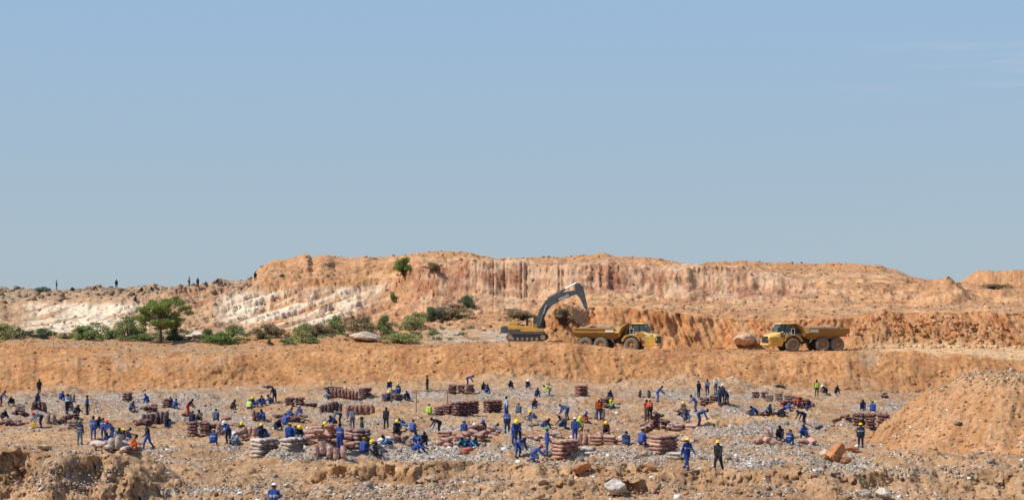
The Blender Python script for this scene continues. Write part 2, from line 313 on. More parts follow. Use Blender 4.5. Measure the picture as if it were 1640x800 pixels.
# first bank: orange earth, browner crest on the left
m = sst(239.5, 243, DD)*(1-sst(266, 270, DD))
face = C3(.57, .30, .14)
A = mixc(A, face, m)
A = mixc(A, C3(.62, .35, .175), m*.8*sst(-.1, .35, fbm(XX/3.5, YY/1.2, 3, 230)))
A = mixc(A, C3(.44, .20, .09), .6*m*sst(.1, .4, fbm(XX/2.2, Z/1.2, 3, 231)))
A = mixc(A, C3(.46, .32, .21), m*(1-sst(330, 520, UU))*sst(-.25, .25, nz1+.6*nz2)*.9*sst(1.6, 3.0, Z))
A = mixc(A, C3(.46, .37, .28), m*sst(1350, 1390, UU)*(1-sst(1390, 1440, UU))*.6*sst(0, .2, nz2))
rdm = m*sst(247.2, 248.2, DD+fbm(XX/2, YY, 2, 233))*sst(1375, 1420, UU)*(1-sst(260, 262, DD)); A = mixc(A, C3(.80, .56, .34), rdm*.95)
# second face (freshly cut) and its bench
m2 = sst(262.5, 264, DD)*(1-sst(269, 272, DD))*sst(870, 900, UU); A = mixc(A, C3(.61, .275, .115), m2)
A = mixc(A, C3(.68, .385, .195), m2*sst(-.15, .2, fbm((XX+Z*.55)/.9, Z/5, 3, 240)))
A = mixc(A, C3(.50, .27, .155), m2*sst(1180, 1300, UU)*.5*sst(-.2, .2, nz2))
A = mixc(A, C3(.74, .50, .31), sst(268.5, 270, DD)*(1-sst(276, 280, DD))*sst(900, 950, UU)*.8)
# hill
mh = sst(268.5, 273, DD)
A = mixc(A, C3(.62, .355, .19), mh)
strata = fbm(XX/30, Z/.55, 4, 250); A = mixc(A, C3(.50, .29, .175), mh*.7*sst(.08, .3, fbm(XX/5, Z/.5, 4, 253)))
A = mixc(A, C3(.56, .30, .16), mh*.7*sst(.0, .35, nz1))
A = mixc(A, C3(.73, .475, .29), mh*.8*sst(-.02, .3, strata+.4*nz2))
cm = sst(328, 334, DD)*(1-sst(346, 350, DD))*cl[None, :]
A = mixc(A, C3(.70, .465, .31), cm*.9)
ck = crack(XW(U, 345), 2.2, 35, .05)[None, :]*sst(-.3, .1, fbm(XX/6, Z/3, 2, 258)); ck = np.maximum(ck, crack(XW(U, 345), 5.2, 36, .03)[None, :])
A = mixc(A, C3(.48, .25, .16), cm*.6*sst(.02, .25, fbm(XX/9, Z/.45, 4, 257)))
A = mixc(A, C3(.42, .20, .13), np.clip(cm*(.75*sst(.16, .36, fbm(XX/.7, Z/3, 3, 251)+.9*fbm(XX/6, Z/2.5, 3, 256))+.6*ck), 0, 1))
A = mixc(A, C3(.42, .20, .125), mh*sst(635, 665, UU+(PY0-440)*.6)*(1-sst(760, 790, UU))*sst(418, 424, PY0)*(1-sst(462, 476, PY0))*(DD > 325)*sst(-.05, .12, fbm((XX+.4*Z)/2.5, Z/1.6, 4, 259))*.85)
A = mixc(A, C3(.78, .57, .41), cm*.7*sst(.05, .35, fbm(XX/3, Z/1.3, 3, 252)))
# left grey shoulder and white slip
ml = mh*(1-sst(380, 430, UU)); A = mixc(A, C3(.47, .36, .265), ml*sst(350, 362, DD)*.9)
A = mixc(A, C3(.60, .44, .31), ml*(1-sst(350, 362, DD))*.7)
PYt = COLPY; diag = fbm((UU+PYt*1.15)/30.0, (PYt-UU*.5)/160.0, 4, 260)     # dip of the slipped beds
dg = fbm((XX*1.0+YY*.55)/2.6, (YY-XX*.5)/22.0, 4, 262)
zone = np.maximum(sst(25, 60, UU)*(1-sst(215, 250, UU))*sst(482, 490, PYt)*(1-sst(528, 540, PYt)),
                  sst(330, 380, UU)*(1-sst(560, 615, UU+(PYt-500)*1.0))*sst(462, 474, PYt+.06*(UU-400))*(1-sst(525, 538, PYt+.1*(UU-400))))
A = mixc(A, C3(.92, .80, .66), mh*zone*sst(-.24, .02, dgr+.12*sst(440, 480, UU)*(1-sst(610, 640, UU))+.3*fbm(XX/6, Z/2, 2, 263)+.1*nz2))
z2 = sst(250, 300, UU)*(1-sst(640, 700, UU))*sst(452, 470, PYt); A = mixc(A, C3(.50, .27, .16), mh*z2*.85*sst(.02, .2, fbm(CB/.9, AL/14, 3, 264)))
A = mixc(A, C3(.52, .27, .13), mh*sst(470, 500, UU)*(1-sst(590, 610, UU))*sst(443, 448, PYt)*(1-sst(455, 462, PYt))*.7)
A = mixc(A, C3(.50, .27, .15), mh*sst(540, 575, UU+(PYt-500)*1.3)*(1-sst(600, 640, UU+(PYt-500)*1.3))*sst(455, 462, PYt)*(1-sst(515, 530, PYt))*sst(-.15, .1, fbm(CB/.5, AL/9, 3, 266))*.8)
# spoil on the top
ms = mh*sst(372, 380, DD)*sst(400, 415, UU); A = mixc(A, C3(.63, .35, .18), ms*.85)
A = mixc(A, C3(.53, .31, .18), mh*sst(274, 278, DD)*(1-sst(318, 326, DD))*sst(880, 960, UU)*sst(-.2, .2, strata)*.8)
A = mixc(A, C3(.68, .46, .29), mh*sst(296, 300, DD)*(1-sst(306, 309, DD))*sst(900, 980, UU)*.8)
gz = sst(660, 700, UU)*(1-sst(815, 850, UU))*sst(522, 530, PYt)*(1-sst(548, 552, PYt)); A = mixc(A, C3(.52, .47, .40), gz*(DD > 250)*sst(-.3, .1, nz2)*.9)
A *= (1+.30*nz2+.28*nz3)[..., None]; A *= np.array([.735, .665, .575]); A = mixc(A, A*np.array([.97, 1.04, 1.2]), gm)
A = np.clip(A, .03, .9)

Vg = np.stack([XX, YY, Z], -1)
# rough up the steep faces sideways as well, so they are not perfectly smooth sheets
steep = (DD > 239)*np.clip(np.abs(np.gradient(Z, axis=0)/np.maximum(np.gradient(YY, axis=0), .05))-.25, 0, 1)*(DD > 95)
Vg[..., 1] -= steep*(fbm((XX+Z*.45)/.42, Z/3.2, 3, 300)*(.30+.45*sst(258, 262, DD)*(1-.4*sst(300, 320, DD)))*(.4+1.2*np.clip(.5+fbm(XX/7, Z/3, 2, 305)*2, 0, 1))+fbm(XX/1.2, Z/.9, 3, 306)*.5+worley(XX/.5, Z/.45, 310)*.30*(.5+np.clip(nz1*3, 0, 1)))
# undercut lips: the crust hangs forward over a hollow
def undercut(u0, u1, D0, seedn, reach, half=1.1):
    m_ = sst(u0-12, u0+12, UU)*(1-sst(u1-12, u1+12, UU)); lip = D0+fbm(XX/2.6, np.zeros_like(XX), 3, seedn)*3.2+fbm(XX/.7, YY/2, 2, seedn+3)*.6
    e = (YY-lip)/half; Vg[..., 1] -= m_*reach*np.clip(1-np.abs(e-.35), 0, 1)*(.75+fbm(XX/.8, YY, 2, seedn+8)*.8)
    k = np.clip(1-np.abs(e+.75)/.9, 0, 1); Vg[..., 2] -= m_*.55*k
undercut(500, 560, 111.5, 111, 1.1); undercut(575, 598, 111.5, 111, .9); undercut(612, 672, 111.5, 111, 1.4); undercut(1385, 1425, 105.5, 121, .7); undercut(960, 1060, 104.5, 131, 1.5)
m_ = (XX < -19.8)*(DD > 98)*(DD < 108); e = YY-lipf; Vg[..., 1] -= m_*.75*np.clip(1-np.abs(e-.3)/1.0, 0, 1)*sst(-.05, .12, fbm(XX/1.7, np.zeros_like(XX), 2, 555)); Vg[..., 2] -= m_*.3*np.clip(1-np.abs(e+.9)/1.0, 0, 1)
fgm = (DD > 94)*(1-sst(114, 120, DD)); gsl = np.clip(np.abs(np.gradient(Z, axis=0)/np.maximum(np.gradient(YY, axis=0), .05))-.2, 0, 1)
Vg[..., 1] -= fgm*(.25+.75*gsl)*(worley(XX/.42, Z/.30+YY/.8, 700)*.45+worley(XX/.17, Z/.13+YY/.3, 705)*.16); Vg[..., 0] += fgm*gsl*worley(XX/.5+9, Z/.4, 710)*.25; Vg[..., 2] += fgm*worley(XX/.3, YY/.45, 715)*.07
TM = terrain_mat("earth"); TMF = terrain_mat("hill_earth", 1.3, .28, .2)
def sheet(name, j0, j1, m):
    nr = j1-j0; V = Vg[j0:j1].reshape(-1, 3)
    idx = np.arange(nr*NU).reshape(nr, NU)
    Q = np.stack([idx[:-1, :-1], idx[:-1, 1:], idx[1:, 1:], idx[1:, :-1]], -1).reshape(-1, 4)
    me = np_mesh(name, V, Q, smooth=False); colattr(me, 'albedo', A[j0:j1].reshape(-1, 3))
    return tag(link(name, me, None, [m]), kind='structure')
jA = int(np.searchsorted(DR, 241.0)); jB = int(np.searchsorted(DR, 273.0))
sheet('ground', 0, jA+1, TM); sheet('bench_terrain', jA, jB+1, TM); sheet('hill', jB, ND, TMF)

def ground_z(X, Y):
    j = np.clip(np.searchsorted(DR, Y)-1, 0, ND-2); t = (Y-DR[j])/(DR[j+1]-DR[j])
    u = 820+X*F/np.maximum(Y, 25); i = np.clip(np.searchsorted(U, u)-1, 0, NU-2); s = (u-U[i])/(U[i+1]-U[i])
    return (Z[j, i]*(1-s)+Z[j, i+1]*s)*(1-t)+(Z[j+1, i]*(1-s)+Z[j+1, i+1]*s)*t
def at(px, py, dmin=94, dmax=420):
    """first point of the ground seen at this place in the photo"""
    i = int(np.argmin(np.abs(U-px))); a = np.searchsorted(DR, dmin); b = np.searchsorted(DR, dmax)
    c = COLPY[a:b, i]; k = np.where(c <= py)[0]
    if len(k) == 0: j = a+int(np.argmin(c))
    else: j = a+int(k[0])
    D = DR[j]; X = (px-820)*D/F
    return Vector((X, D, float(ground_z(X, D))))
CR = {1: (0, 590, 5.332), 2: (260, 590, 5.332), 3: (520, 590, 5.332), 4: (780, 590, 5.332), 5: (1040, 590, 4.707), 6: (1300, 580, 3.635), 0: (0, 430, 3.905), 7: (780, 430, 5.333), 9: (0, 0, 1)}
def crop(c, cx, cy): x0, y0, s = CR[c]; return x0+cx/s, y0+cy/s
# ------------------------------------------------------------------ loose stones (uncountable)
def stones(name, label, cat, n, pick, size, cols, group=None, flat=.7):
    P = pick(n); n = len(P)
    X = P[:, 0]; Y = P[:, 1]; zz = ground_z(X, Y)
    s = size(n, Y)
    base = np.array([[x, y, z] for x in (-1, 1) for y in (-1, 1) for z in (-1, 1)], float)
    V = base[None]*(.62+.5*rng.random((n, 8, 3)))
    V[:, :, 2] *= flat
    V[:, 4:, :2] *= (.55+.5*rng.random((n, 1, 1)))
    a = rng.random(n)*6.283; b = (rng.random(n)-.5)*1.2
    ca, sa, cb, sb = np.cos(a), np.sin(a), np.cos(b), np.sin(b)
    x, y, z = V[..., 0], V[..., 1], V[..., 2]
    y, z = y*cb[:, None]-z*sb[:, None], y*sb[:, None]+z*cb[:, None]
    x, y = x*ca[:, None]-y*sa[:, None], x*sa[:, None]+y*ca[:, None]
    V = np.stack([x, y, z], -1)*s[:, None, None]*.5
    V += np.stack([X, Y, zz+s*.14], -1)[:, None, :]
    f = np.array([[0, 1, 3, 2], [4, 6, 7, 5], [0, 4, 5, 1], [2, 3, 7, 6], [0, 2, 6, 4], [1, 5, 7, 3]])
    Fq = (f[None]+(np.arange(n)*8)[:, None, None]).reshape(-1, 4)
    me = np_mesh(name, V.reshape(-1, 3), Fq)
    colattr(me, 'albedo', np.repeat(cols(n, X, Y), 8, axis=0))
    o = link(name, me, None, [STM]); return tag(o, label, cat, group, 'stuff')
STM = terrain_mat("stone", 6, .15, .02)
def pick_px(u0, u1, p0, p1, dens=None, dmin=94, dmax=236):
    def f(n):
        u = u0+(u1-u0)*rng.random(n*4); p = p0+(p1-p0)*rng.random(n*4)
        D = HC*F/(p-HOR); ok = (D > dmin) & (D < dmax); u, D = u[ok], D[ok]
        if dens is not None:
            j = np.clip(np.searchsorted(DR, D), 0, ND-1); i = np.clip(np.searchsorted(U, u), 0, NU-1)
            k = rng.random(len(u)) < dens[j, i]; u, D = u[k], D[k]
        return np.stack([(u-820)*D/F, D], -1)[:n]
    return f
def grey_cols(n, X, Y):
    t = rng.random(n)[:, None]; a = np.array([.15, .12, .095]); b = np.array([.50, .43, .355]); c = a+(b-a)*t
    w_ = rng.random(n) < .3; c[w_] = np.array([.50, .34, .22])*(.6+.6*rng.random((w_.sum(), 1))); w2 = rng.random(n) < .12; c[w2] = np.array([.74, .69, .61]); return c
def loc_cols(lo=.65, hi=1.25):
    def f(n, X, Y):
        j = np.clip(np.searchsorted(DR, Y), 0, ND-1); u = 820+X*F/Y; i = np.clip(np.searchsorted(U, u), 0, NU-1)
        return np.clip(A[j, i]*(lo+(hi-lo)*rng.random((n, 1))), .03, .85)
    return f
dg_ = np.clip(gm*1.1, 0, 1)
stones('gravel', 'broken grey stone chips spread over the working floor of the pit', 'gravel', 110000, pick_px(-60, 1700, 615, 830, dg_),
       lambda n, Y: (.045+.10*rng.random(n)**2.2)*np.where(rng.random(n) < .04, 1.8, 1), grey_cols)
stones('pebbles', 'brown earth clods and pebbles lying over the pit floor and foreground', 'rubble', 14000, pick_px(-60, 1700, 615, 840, np.clip(.25+.8*np.maximum(nz2, 0)*2, 0, 1)),
       lambda n, Y: .04+.16*rng.random(n)**3, loc_cols(.6, 1.3))
def rockcols(n, X, Y): return np.where(rng.random((n, 1)) < .55, grey_cols(n, X, Y), loc_cols(.5, 1.3)(n, X, Y))
stones('rubble', 'fist to head sized broken rocks among the sack piles', 'rubble', 1400, pick_px(-60, 1700, 618, 830, np.clip(.12+gm*.9, 0, 1)),
       lambda n, Y: .18+.28*rng.random(n)**3, rockcols)
def pick_world(u0, u1, d0, d1, dens=1):
    def f(n):
        u = u0+(u1-u0)*rng.random(n); D = d0+(d1-d0)*rng.random(n); return np.stack([(u-820)*D/F, D], -1)
    return f
hm = heap_m.astype(float)
stones('heap_clods', 'stones and clods lying on the slope of the right hand heap', 'rubble', 12000, pick_px(1340, 1700, 640, 850, np.where(heap_m, .25+.5*(Z > 4.6), 0.0), 118, 170),
       lambda n, Y: .04+.20*rng.random(n)**3.2, loc_cols(.55, 1.5))
def near_heap(n):
    u = 1360+340*rng.random(n*3); D = 122+36*rng.random(n*3); i = np.clip(np.searchsorted(U, u), 0, NU-1); j = np.searchsorted(DR, D)
    k = heap_m[j, i] & (rng.random(n*3) < .12+.88*(Z[j, i] > 4.7)); u, D = u[k], D[k]; return np.stack([(u-820)*D/F, D], -1)[:n]
stones('heap_stones', 'pale stones spread over the crest of the right hand heap', 'rubble', 6500, near_heap, lambda n, Y: .05+.15*rng.random(n)**3, rockcols)
stones('bank_clods', 'clods of earth on the banks and terraces behind the pit floor', 'rubble', 5200, pick_world(-60, 1700, 240, 268), lambda n, Y: .06+.28*rng.random(n)**4, loc_cols(.75, 1.15))
stones('hill_rubble', 'rocks and clods scattered over the cut hillside', 'rubble', 6000, pick_world(-60, 1700, 272, 392), lambda n, Y: .12+.5*rng.random(n)**4, loc_cols(.5, 1.2))
stones('ridge_rubble', 'dark boulders piled along the left skyline', 'rubble', 420, pick_world(-60, 420, 356, 398), lambda n, Y: .3+.9*rng.random(n)**3, loc_cols(.35, .9))
stones('cone_rubble', 'broken rocks dumped beneath the freshly cut orange face', 'rubble', 500, pick_world(1360, 1640, 258, 266), lambda n, Y: .15+.6*rng.random(n)**3, loc_cols(.6, 1.2))

stones('bank_rubble', 'clods and stones sticking out of the broken foreground bank', 'rubble', 1500, pick_world(-60, 1700, 96, 114), lambda n, Y: .05+.26*rng.random(n)**4, loc_cols(.6, 1.25))
# single boulders one can point at
def boulder(px, py, sx, sy, sz, colr, label, seedn, rot=0, sink=.32, cat='boulder', group=None, c2=None):
    bm = bmesh.new(); bmesh.ops.create_icosphere(bm, subdivisions=4, radius=1)
    r = random.Random(seedn); dirs = [Vector((r.uniform(-1, 1), r.uniform(-1, 1), r.uniform(-1, 1))).normalized() for _ in range(13)]; ds = [r.uniform(.55, .9) for _ in dirs]
    for v in bm.verts:
        d = v.co.normalized(); k = 1.15
        for q_, dd in zip(dirs, ds):
            c = d.dot(q_)
            if c > .01: k = min(k, dd/c)
        v.co = d*k*(1+(.22 if seedn in (5, 6, 8, 9, 17, 31, 32) else .13)*float(fbm(d.x*2.2+seedn+d.z, d.y*2.2+d.z*2.6, 4, seedn, .6))+.06*float(vn(d.x*7+seedn, d.y*6+d.z*9, 3)))
    bmesh.ops.scale(bm, vec=(sx/2, sy/2, sz/2), verts=bm.verts)
    me = bpy.data.meshes.new('boulder'); bm.to_mesh(me); bm.free()
    p = at(px, py) if not isinstance(px, Vector) else px
    o = link('boulder', me, None, [mat('rock_%d' % seedn, colr, .9, 0, .25, 3, .8, c2)])
    o.location = p+Vector((0, 0, sz/2*(1-sink))); o.rotation_euler = (0, 0, rot)
    return tag(o, label, cat, group)
boulder(984, 793, 1.5, 1.0, .85, (.72, .66, .58), 'angular white topped boulder alone on the foreground edge, bottom centre', 3, .3, .2, c2=(.36, .29, .23))
boulder(1338, 739, 1.75, 1.4, 1.2, (.50, .21, .08), 'largest rusty orange clod at the foot of the right heap', 5, .8)
boulder(1356, 742, .7, .7, .6, (.34, .15, .07), 'small dark brown clod touching the right side of the rusty orange clod', 6)
boulder(1322, 735, .8, .8, .8, (.60, .42, .28), 'pale tan clod leaning on the left side of the rusty orange clod', 8)
boulder(1366, 722, 1.0, .7, .45, (.46, .20, .09), 'low rusty clod just right of and behind the largest orange clod', 9)
boulder(930, 757, 1.2, .9, .8, (.42, .20, .10), 'reddish brown block lying at the edge of the stony track, centre foreground', 11)
boulder(1040, 752, .8, .6, .5, (.52, .28, .15), 'orange brown block at the right end of the stony track edge', 12)
boulder(868, 775, .8, .6, .4, (.36, .25, .17), 'brown flat rock on the foreground slope left of the white topped boulder', 13)
boulder(690, 770, .9, .6, .45, (.40, .27, .18), 'tan rock beside the foreground hollow, right of the worker with the rod', 14)
boulder(1384, 797, .9, .7, .6, (.45, .37, .29), 'grey brown boulder at the bottom edge below the right heap', 15)
boulder(1413, 798, .8, .7, .6, (.55, .46, .37), 'pale boulder at the bottom edge, right of the grey brown one', 16)
boulder(1196, 551, 3.3, 2.5, 2.0, (.58, .37, .23), 'big tan clod in front of the right truck, beside its bonnet', 17, .2, .3)
boulder(1183, 553, 1.6, 1.5, 1.5, (.46, .22, .10), 'small orange clod leaning on the left of the big tan clod by the right truck', 31, .6, .3)
boulder(1212, 554, 1.3, 1.2, 1.0, (.42, .19, .085), 'dark rusty clod between the big tan clod and the right truck bonnet', 32, .1, .3)
boulder(584, 545, 5.0, 3, 1.5, (.60, .46, .34), 'smooth pale boulder among the bushes left of the excavator', 18, 0, .35)
boulder(70, 715+5, .9, .5, .35, (.40, .30, .22), 'flat brown rock alone on the bare track at lower left', 19)
boulder(1232, 700, .8, .7, .95, (.40, .36, .31), 'jagged grey rock on the mound behind the two blue seated workers at right', 20)
boulder(313, 541, 3.0, 2, 1.1, (.62, .50, .38), 'pale flat rock between the umbrella tree and the round bush', 21, 0, .3)

# ------------------------------------------------------------------ plants
def leaf_mat(name, c1, c2):
    m, t, p = newmat(name); N = t.nodes; L = t.links
    a = N.new('ShaderNodeAttribute'); a.attribute_name = 'leafvar'
    cr = N.new('ShaderNodeValToRGB'); cr.color_ramp.elements[0].color = (*c1, 1); cr.color_ramp.elements[1].color = (*c2, 1)
    L.new(a.outputs['Fac'], cr.inputs[0]); L.new(cr.outputs[0], p.inputs['Base Color']); p.inputs['Roughness'].default_value = .6
    p.inputs['Specular IOR Level'].default_value = .25
    tr = N.new('ShaderNodeBsdfTranslucent'); L.new(cr.outputs[0], tr.inputs['Color']); mx = N.new('ShaderNodeMixShader'); mx.inputs[0].default_value = .3
    L.new(p.outputs[0], mx.inputs[1]); L.new(tr.outputs[0], mx.inputs[2]); L.new(mx.outputs[0], N['Material Output'].inputs[0])
    return m
LM = {'green': leaf_mat('leaf_green', (.12, .16, .05), (.38, .43, .17)), 'dark': leaf_mat('leaf_dark', (.06, .10, .05), (.20, .27, .13)),
      'yellow': leaf_mat('leaf_yellow', (.20, .22, .07), (.50, .48, .20)), 'dry': leaf_mat('leaf_dry', (.20, .15, .08), (.42, .33, .19)),
      'bright': leaf_mat('leaf_bright', (.08, .14, .025), (.28, .37, .09)), 'tree': leaf_mat('leaf_tree', (.12, .16, .035), (.42, .47, .13))}
BARK = mat('bark', (.16, .11, .075), .9, 0, .3, 5, .5)
def leaves(blobs, n, s, seedn):
    """leaf quads near the surfaces and through the volume of many small clumps"""
    r = np.random.default_rng(seedn); B = np.array(blobs); wts = B[:, 3]*B[:, 4]; k = r.choice(len(B), n, p=wts/wts.sum())
    d = r.normal(size=(n, 3)); d /= np.linalg.norm(d, axis=1)[:, None]; q = r.random(n)**.45
    P = B[k, :3]+d*q[:, None]*np.stack([B[k, 3], B[k, 3], B[k, 4]], -1)
    P[:, 2] = np.maximum(P[:, 2], .03)
    a = r.normal(size=(n, 3)); a /= np.linalg.norm(a, axis=1)[:, None]; b = np.cross(a, r.normal(size=(n, 3))); b /= np.linalg.norm(b, axis=1)[:, None]
    sz = s*(.6+.8*r.random(n)); a *= sz[:, None]; b *= (sz*.5)[:, None]
    V = np.stack([P-a, P-b, P+a, P+b], 1).reshape(-1, 3)
    me = np_mesh('foliage', V, np.arange(n*4).reshape(n, 4)); at_ = me.attributes.new('leafvar', 'FLOAT', 'POINT')
    at_.data.foreach_set('value', np.repeat(np.clip(r.random(n)*.7+.3*r.random(len(B))[k], 0, 1), 4).astype(np.float32)); return me
def tubes(name, segs, sides=7):
    """list of (p0,p1,r0,r1) tapered limbs as one mesh"""
    V = []; Q = []
    for p0, p1, r0, r1 in segs:
        p0 = Vector(p0); p1 = Vector(p1); z = (p1-p0).normalized(); x_ = z.orthogonal().normalized(); y_ = z.cross(x_); b = len(V)
        for (p, rr) in ((p0, r0), (p1, r1)):
            for k in range(sides):
                t = 6.28318*k/sides; V.append(p+x_*math.cos(t)*rr+y_*math.sin(t)*rr)
        for k in range(sides): k2 = (k+1) % sides; Q.append((b+k, b+k2, b+sides+k2, b+sides+k))
        Q.append(tuple(b+k for k in reversed(range(sides)))); Q.append(tuple(b+sides+k for k in range(sides)))
    me = bpy.data.meshes.new(name); me.from_pydata([tuple(v) for v in V], [], Q)
    for p in me.polygons: p.use_smooth = True
    return me
BUSHV = []
for v in range(6):
    r = random.Random(50+v); blobs = []; segs = []
    for k in range(22):
        a = r.uniform(0, 6.28); q_ = r.uniform(.02, .42); z = r.uniform(.03, .82)*(1-q_*1.2); rr = r.uniform(.10, .19)
        blobs.append((q_*math.cos(a), q_*math.sin(a), z, rr, rr*.85)); segs.append(((0, 0, -.15), (q_*math.cos(a), q_*math.sin(a), z), .02, .006))
    BUSHV.append((leaves(blobs, 3800, .028, 50+v), tubes('stem', segs, 5)))
def bush(px, py, wpx, hpx, kind, label, v, name='bush', dmin=240, airy=False):
    p = at(px, py, dmin); s = p.y/F; p.z -= hpx*s*.10; root = empty(name, p, v*1.1); wm_, hm_ = wpx*s, hpx*s
    tag(root, label, 'bush', 'bushes on the terrace and slopes')
    f, st = BUSHV[v % 6]
    for nm, me, m in (('foliage', f, LM[kind]), ('stem', st, BARK)):
        o = bpy.data.objects.new(nm, me); COL.objects.link(o); o.parent = root
        if not me.materials: me.materials.append(m)
        o.material_slots[0].link = 'OBJECT'; o.material_slots[0].material = m; o.scale = (wm_*1.3, wm_*1.3, hm_*1.25)
    return root
BUSHES = [
 (4, 541, 34, 38, 'yellow', 'olive bush cut by the left edge of the picture'), (32, 541, 22, 20, 'dark', 'small dark bush second from the left edge'),
 (66, 541, 38, 21, 'dark', 'low rounded dark green bush below the white slip at left'), (104, 541, 22, 10, 'yellow', 'low patch of olive scrub between the low rounded bush and the large green bush'),
 (146, 541, 46, 36, 'green', 'large bright green bush left of the umbrella shaped tree'), (130, 543, 30, 22, 'bright', 'smaller bush in front of the left flank of the large green bush'), (180, 542, 30, 24, 'green', 'mid green bush touching the right side of the large green bush'),
 (206, 543, 42, 44, 'green', 'tall bush half behind the umbrella tree crown, on its left'), (228, 546, 34, 16, 'green', 'low bush at the left foot of the umbrella tree'),
 (280, 544, 34, 26, 'dark', 'dark bush directly behind the umbrella tree trunk, on its right'), (309, 541, 20, 18, 'dark', 'small bush between the umbrella tree and the pale flat rock'),
 (335, 547, 34, 24, 'yellow', 'yellowish bush left of the round bush on its stem'), (373, 537, 27, 27, 'green', 'round leafy bush standing up above the low scrub right of the tree'), (356, 550, 56, 20, 'bright', 'wide low green scrub in front of the round leafy bush'),
 (431, 541, 46, 30, 'dry', 'brown dry bush below the right end of the pale slips'), (486, 546, 38, 38, 'yellow', 'upright yellow green bush in the middle of the dry scrub'), (461, 551, 26, 16, 'green', 'low green bush left of the upright yellow green bush'),
 (432, 552, 13, 10, 'dark', 'tiny dark bush on the terrace lip below the dry bush'), (495, 549, 26, 14, 'green', 'low green bush at the foot of the upright yellow green bush'), (537, 534, 32, 34, 'green', 'green bush above the terrace, left of the smooth pale boulder'),
 (512, 537, 46, 24, 'dry', 'brown dry scrub between the upright bush and the green bush right of it'), (578, 532, 54, 32, 'dry', 'brown dry scrub on the slope behind the smooth pale boulder'), (595, 541, 20, 18, 'dark', 'small dark bush touching the smooth pale boulder'),
 (617, 537, 36, 36, 'green', 'tall green bush right of the smooth pale boulder'), (640, 549, 60, 26, 'yellow', 'wide low yellow green bush on the terrace edge, right of the boulder'), (664, 527, 40, 32, 'yellow', 'yellowish bush left of the dark glossy bush'),
 (693, 513, 28, 27, 'dark', 'dark glossy bush at the middle of the slope left of the excavator'), (693, 537, 20, 12, 'yellow', 'small olive bush below the dark glossy bush'), (630, 481, 13, 22, 'green', 'narrow green bush alone halfway up the slope'),
 (649, 441, 40, 30, 'bright', 'bright green bush highest on the hill'), (747, 491, 24, 30, 'dark', 'dark upright bush under the red cliff'), (722, 509, 62, 26, 'dry', 'dry olive scrub between the two dark bushes'),
 (697, 429, 34, 12, 'dry', 'dry low scrub on the hilltop right of the highest green bush'), (451, 444, 9, 6, 'dark', 'tiny bush alone on the orange spoil at the left of the hill'), (834, 512, 60, 24, 'dry', 'dry grey green scrub behind the excavator boom'),
 (903, 514, 40, 24, 'dry', 'dry scrub under the excavator stick'), (1592, 462, 48, 11, 'dry', 'olive scrub between the heaps at the right skyline'), (67, 466, 22, 8, 'dark', 'dark scrub on the left skyline beside the standing figure')]
for k, b in enumerate(BUSHES): bush(*b[:5], b[5], k)
# low scrub filling the terrace between the bushes
r_ = random.Random(77); sb = []
for k in range(420):
    px = r_.choice([r_.uniform(-40, 330), r_.uniform(320, 560), r_.uniform(560, 760)]); D = r_.uniform(263, 292) if px < 560 else r_.uniform(263, 325); X = (px-820)*D/F; rr = r_.uniform(.2, .75); sb.append((X, D, float(ground_z(X, D))+rr*.25, rr, rr*.55))
rr_ = np.random.default_rng(78); B_ = np.array(sb); n_ = 26000; k_ = rr_.choice(len(B_), n_, p=B_[:, 3]**2/np.sum(B_[:, 3]**2)); d_ = rr_.normal(size=(n_, 3)); d_ /= np.linalg.norm(d_, axis=1)[:, None]; d_[:, 2] = np.abs(d_[:, 2])
P_ = B_[k_, :3]+d_*(rr_.random(n_)**.5)[:, None]*np.stack([B_[k_, 3], B_[k_, 3], B_[k_, 4]], -1); a_ = rr_.normal(size=(n_, 3))*.09; b_ = rr_.normal(size=(n_, 3))*.05
me = np_mesh('scrub', np.stack([P_-a_, P_-b_, P_+a_, P_+b_], 1).reshape(-1, 3), np.arange(n_*4).reshape(n_, 4)); at_ = me.attributes.new('leafvar', 'FLOAT', 'POINT'); at_.data.foreach_set('value', np.repeat(rr_.random(n_), 4).astype(np.float32))
tag(link('scrub', me, None, [leaf_mat('leaf_scrub', (.13, .14, .06), (.38, .35, .17))]), 'low olive scrub and dry weeds growing along the terrace', 'scrub', None, 'stuff')
# umbrella-shaped tree
p = at(257.5, 548, 240); tree = tag(empty('acacia_tree', p), 'umbrella shaped tree with flat layered crown on the terrace at left', 'tree')
r = random.Random(4); blobs = []; segs = [((0, 0, -.3), (0, 0, 1.2), .2, .15), ((0, 0, 1.2), (.05, 0, 2.1), .15, .12)]
for k in range(84):
    a = r.uniform(0, 6.283); q_ = math.sqrt(r.random())*3.7; X = q_*math.cos(a); Y = q_*math.sin(a)*.85
    lay = r.choice([2.0, 2.7, 3.4, 4.1, 4.8, 5.4])+r.uniform(-.2, .2); zc = lay+.2*X*.6; lim = float(np.interp(lay, [1.8, 2.7, 3.4, 4.2, 4.9, 5.6], [2.3, 3.4, 4.0, 3.9, 3.2, 2.1]))
    if q_ > lim: X *= lim/q_*.9; Y *= lim/q_*.9
    X += .35*(lay-3); rr = r.uniform(.5, .95)
    blobs.append((X, Y, zc, rr*.85, rr*.5)); e = Vector((X, Y, zc-.1)); m_ = Vector((X*.45, Y*.45, 2.1+(zc-2.1)*.6))
    segs.append(((.05, 0, 1.9+.2*r.random()), m_, .07, .045)); segs.append((m_, e, .045, .015))
link('trunk', tubes('trunk', segs, 7), tree, [BARK]); link('crown', leaves(blobs, 30000, .085, 5), tree, [LM['tree']])

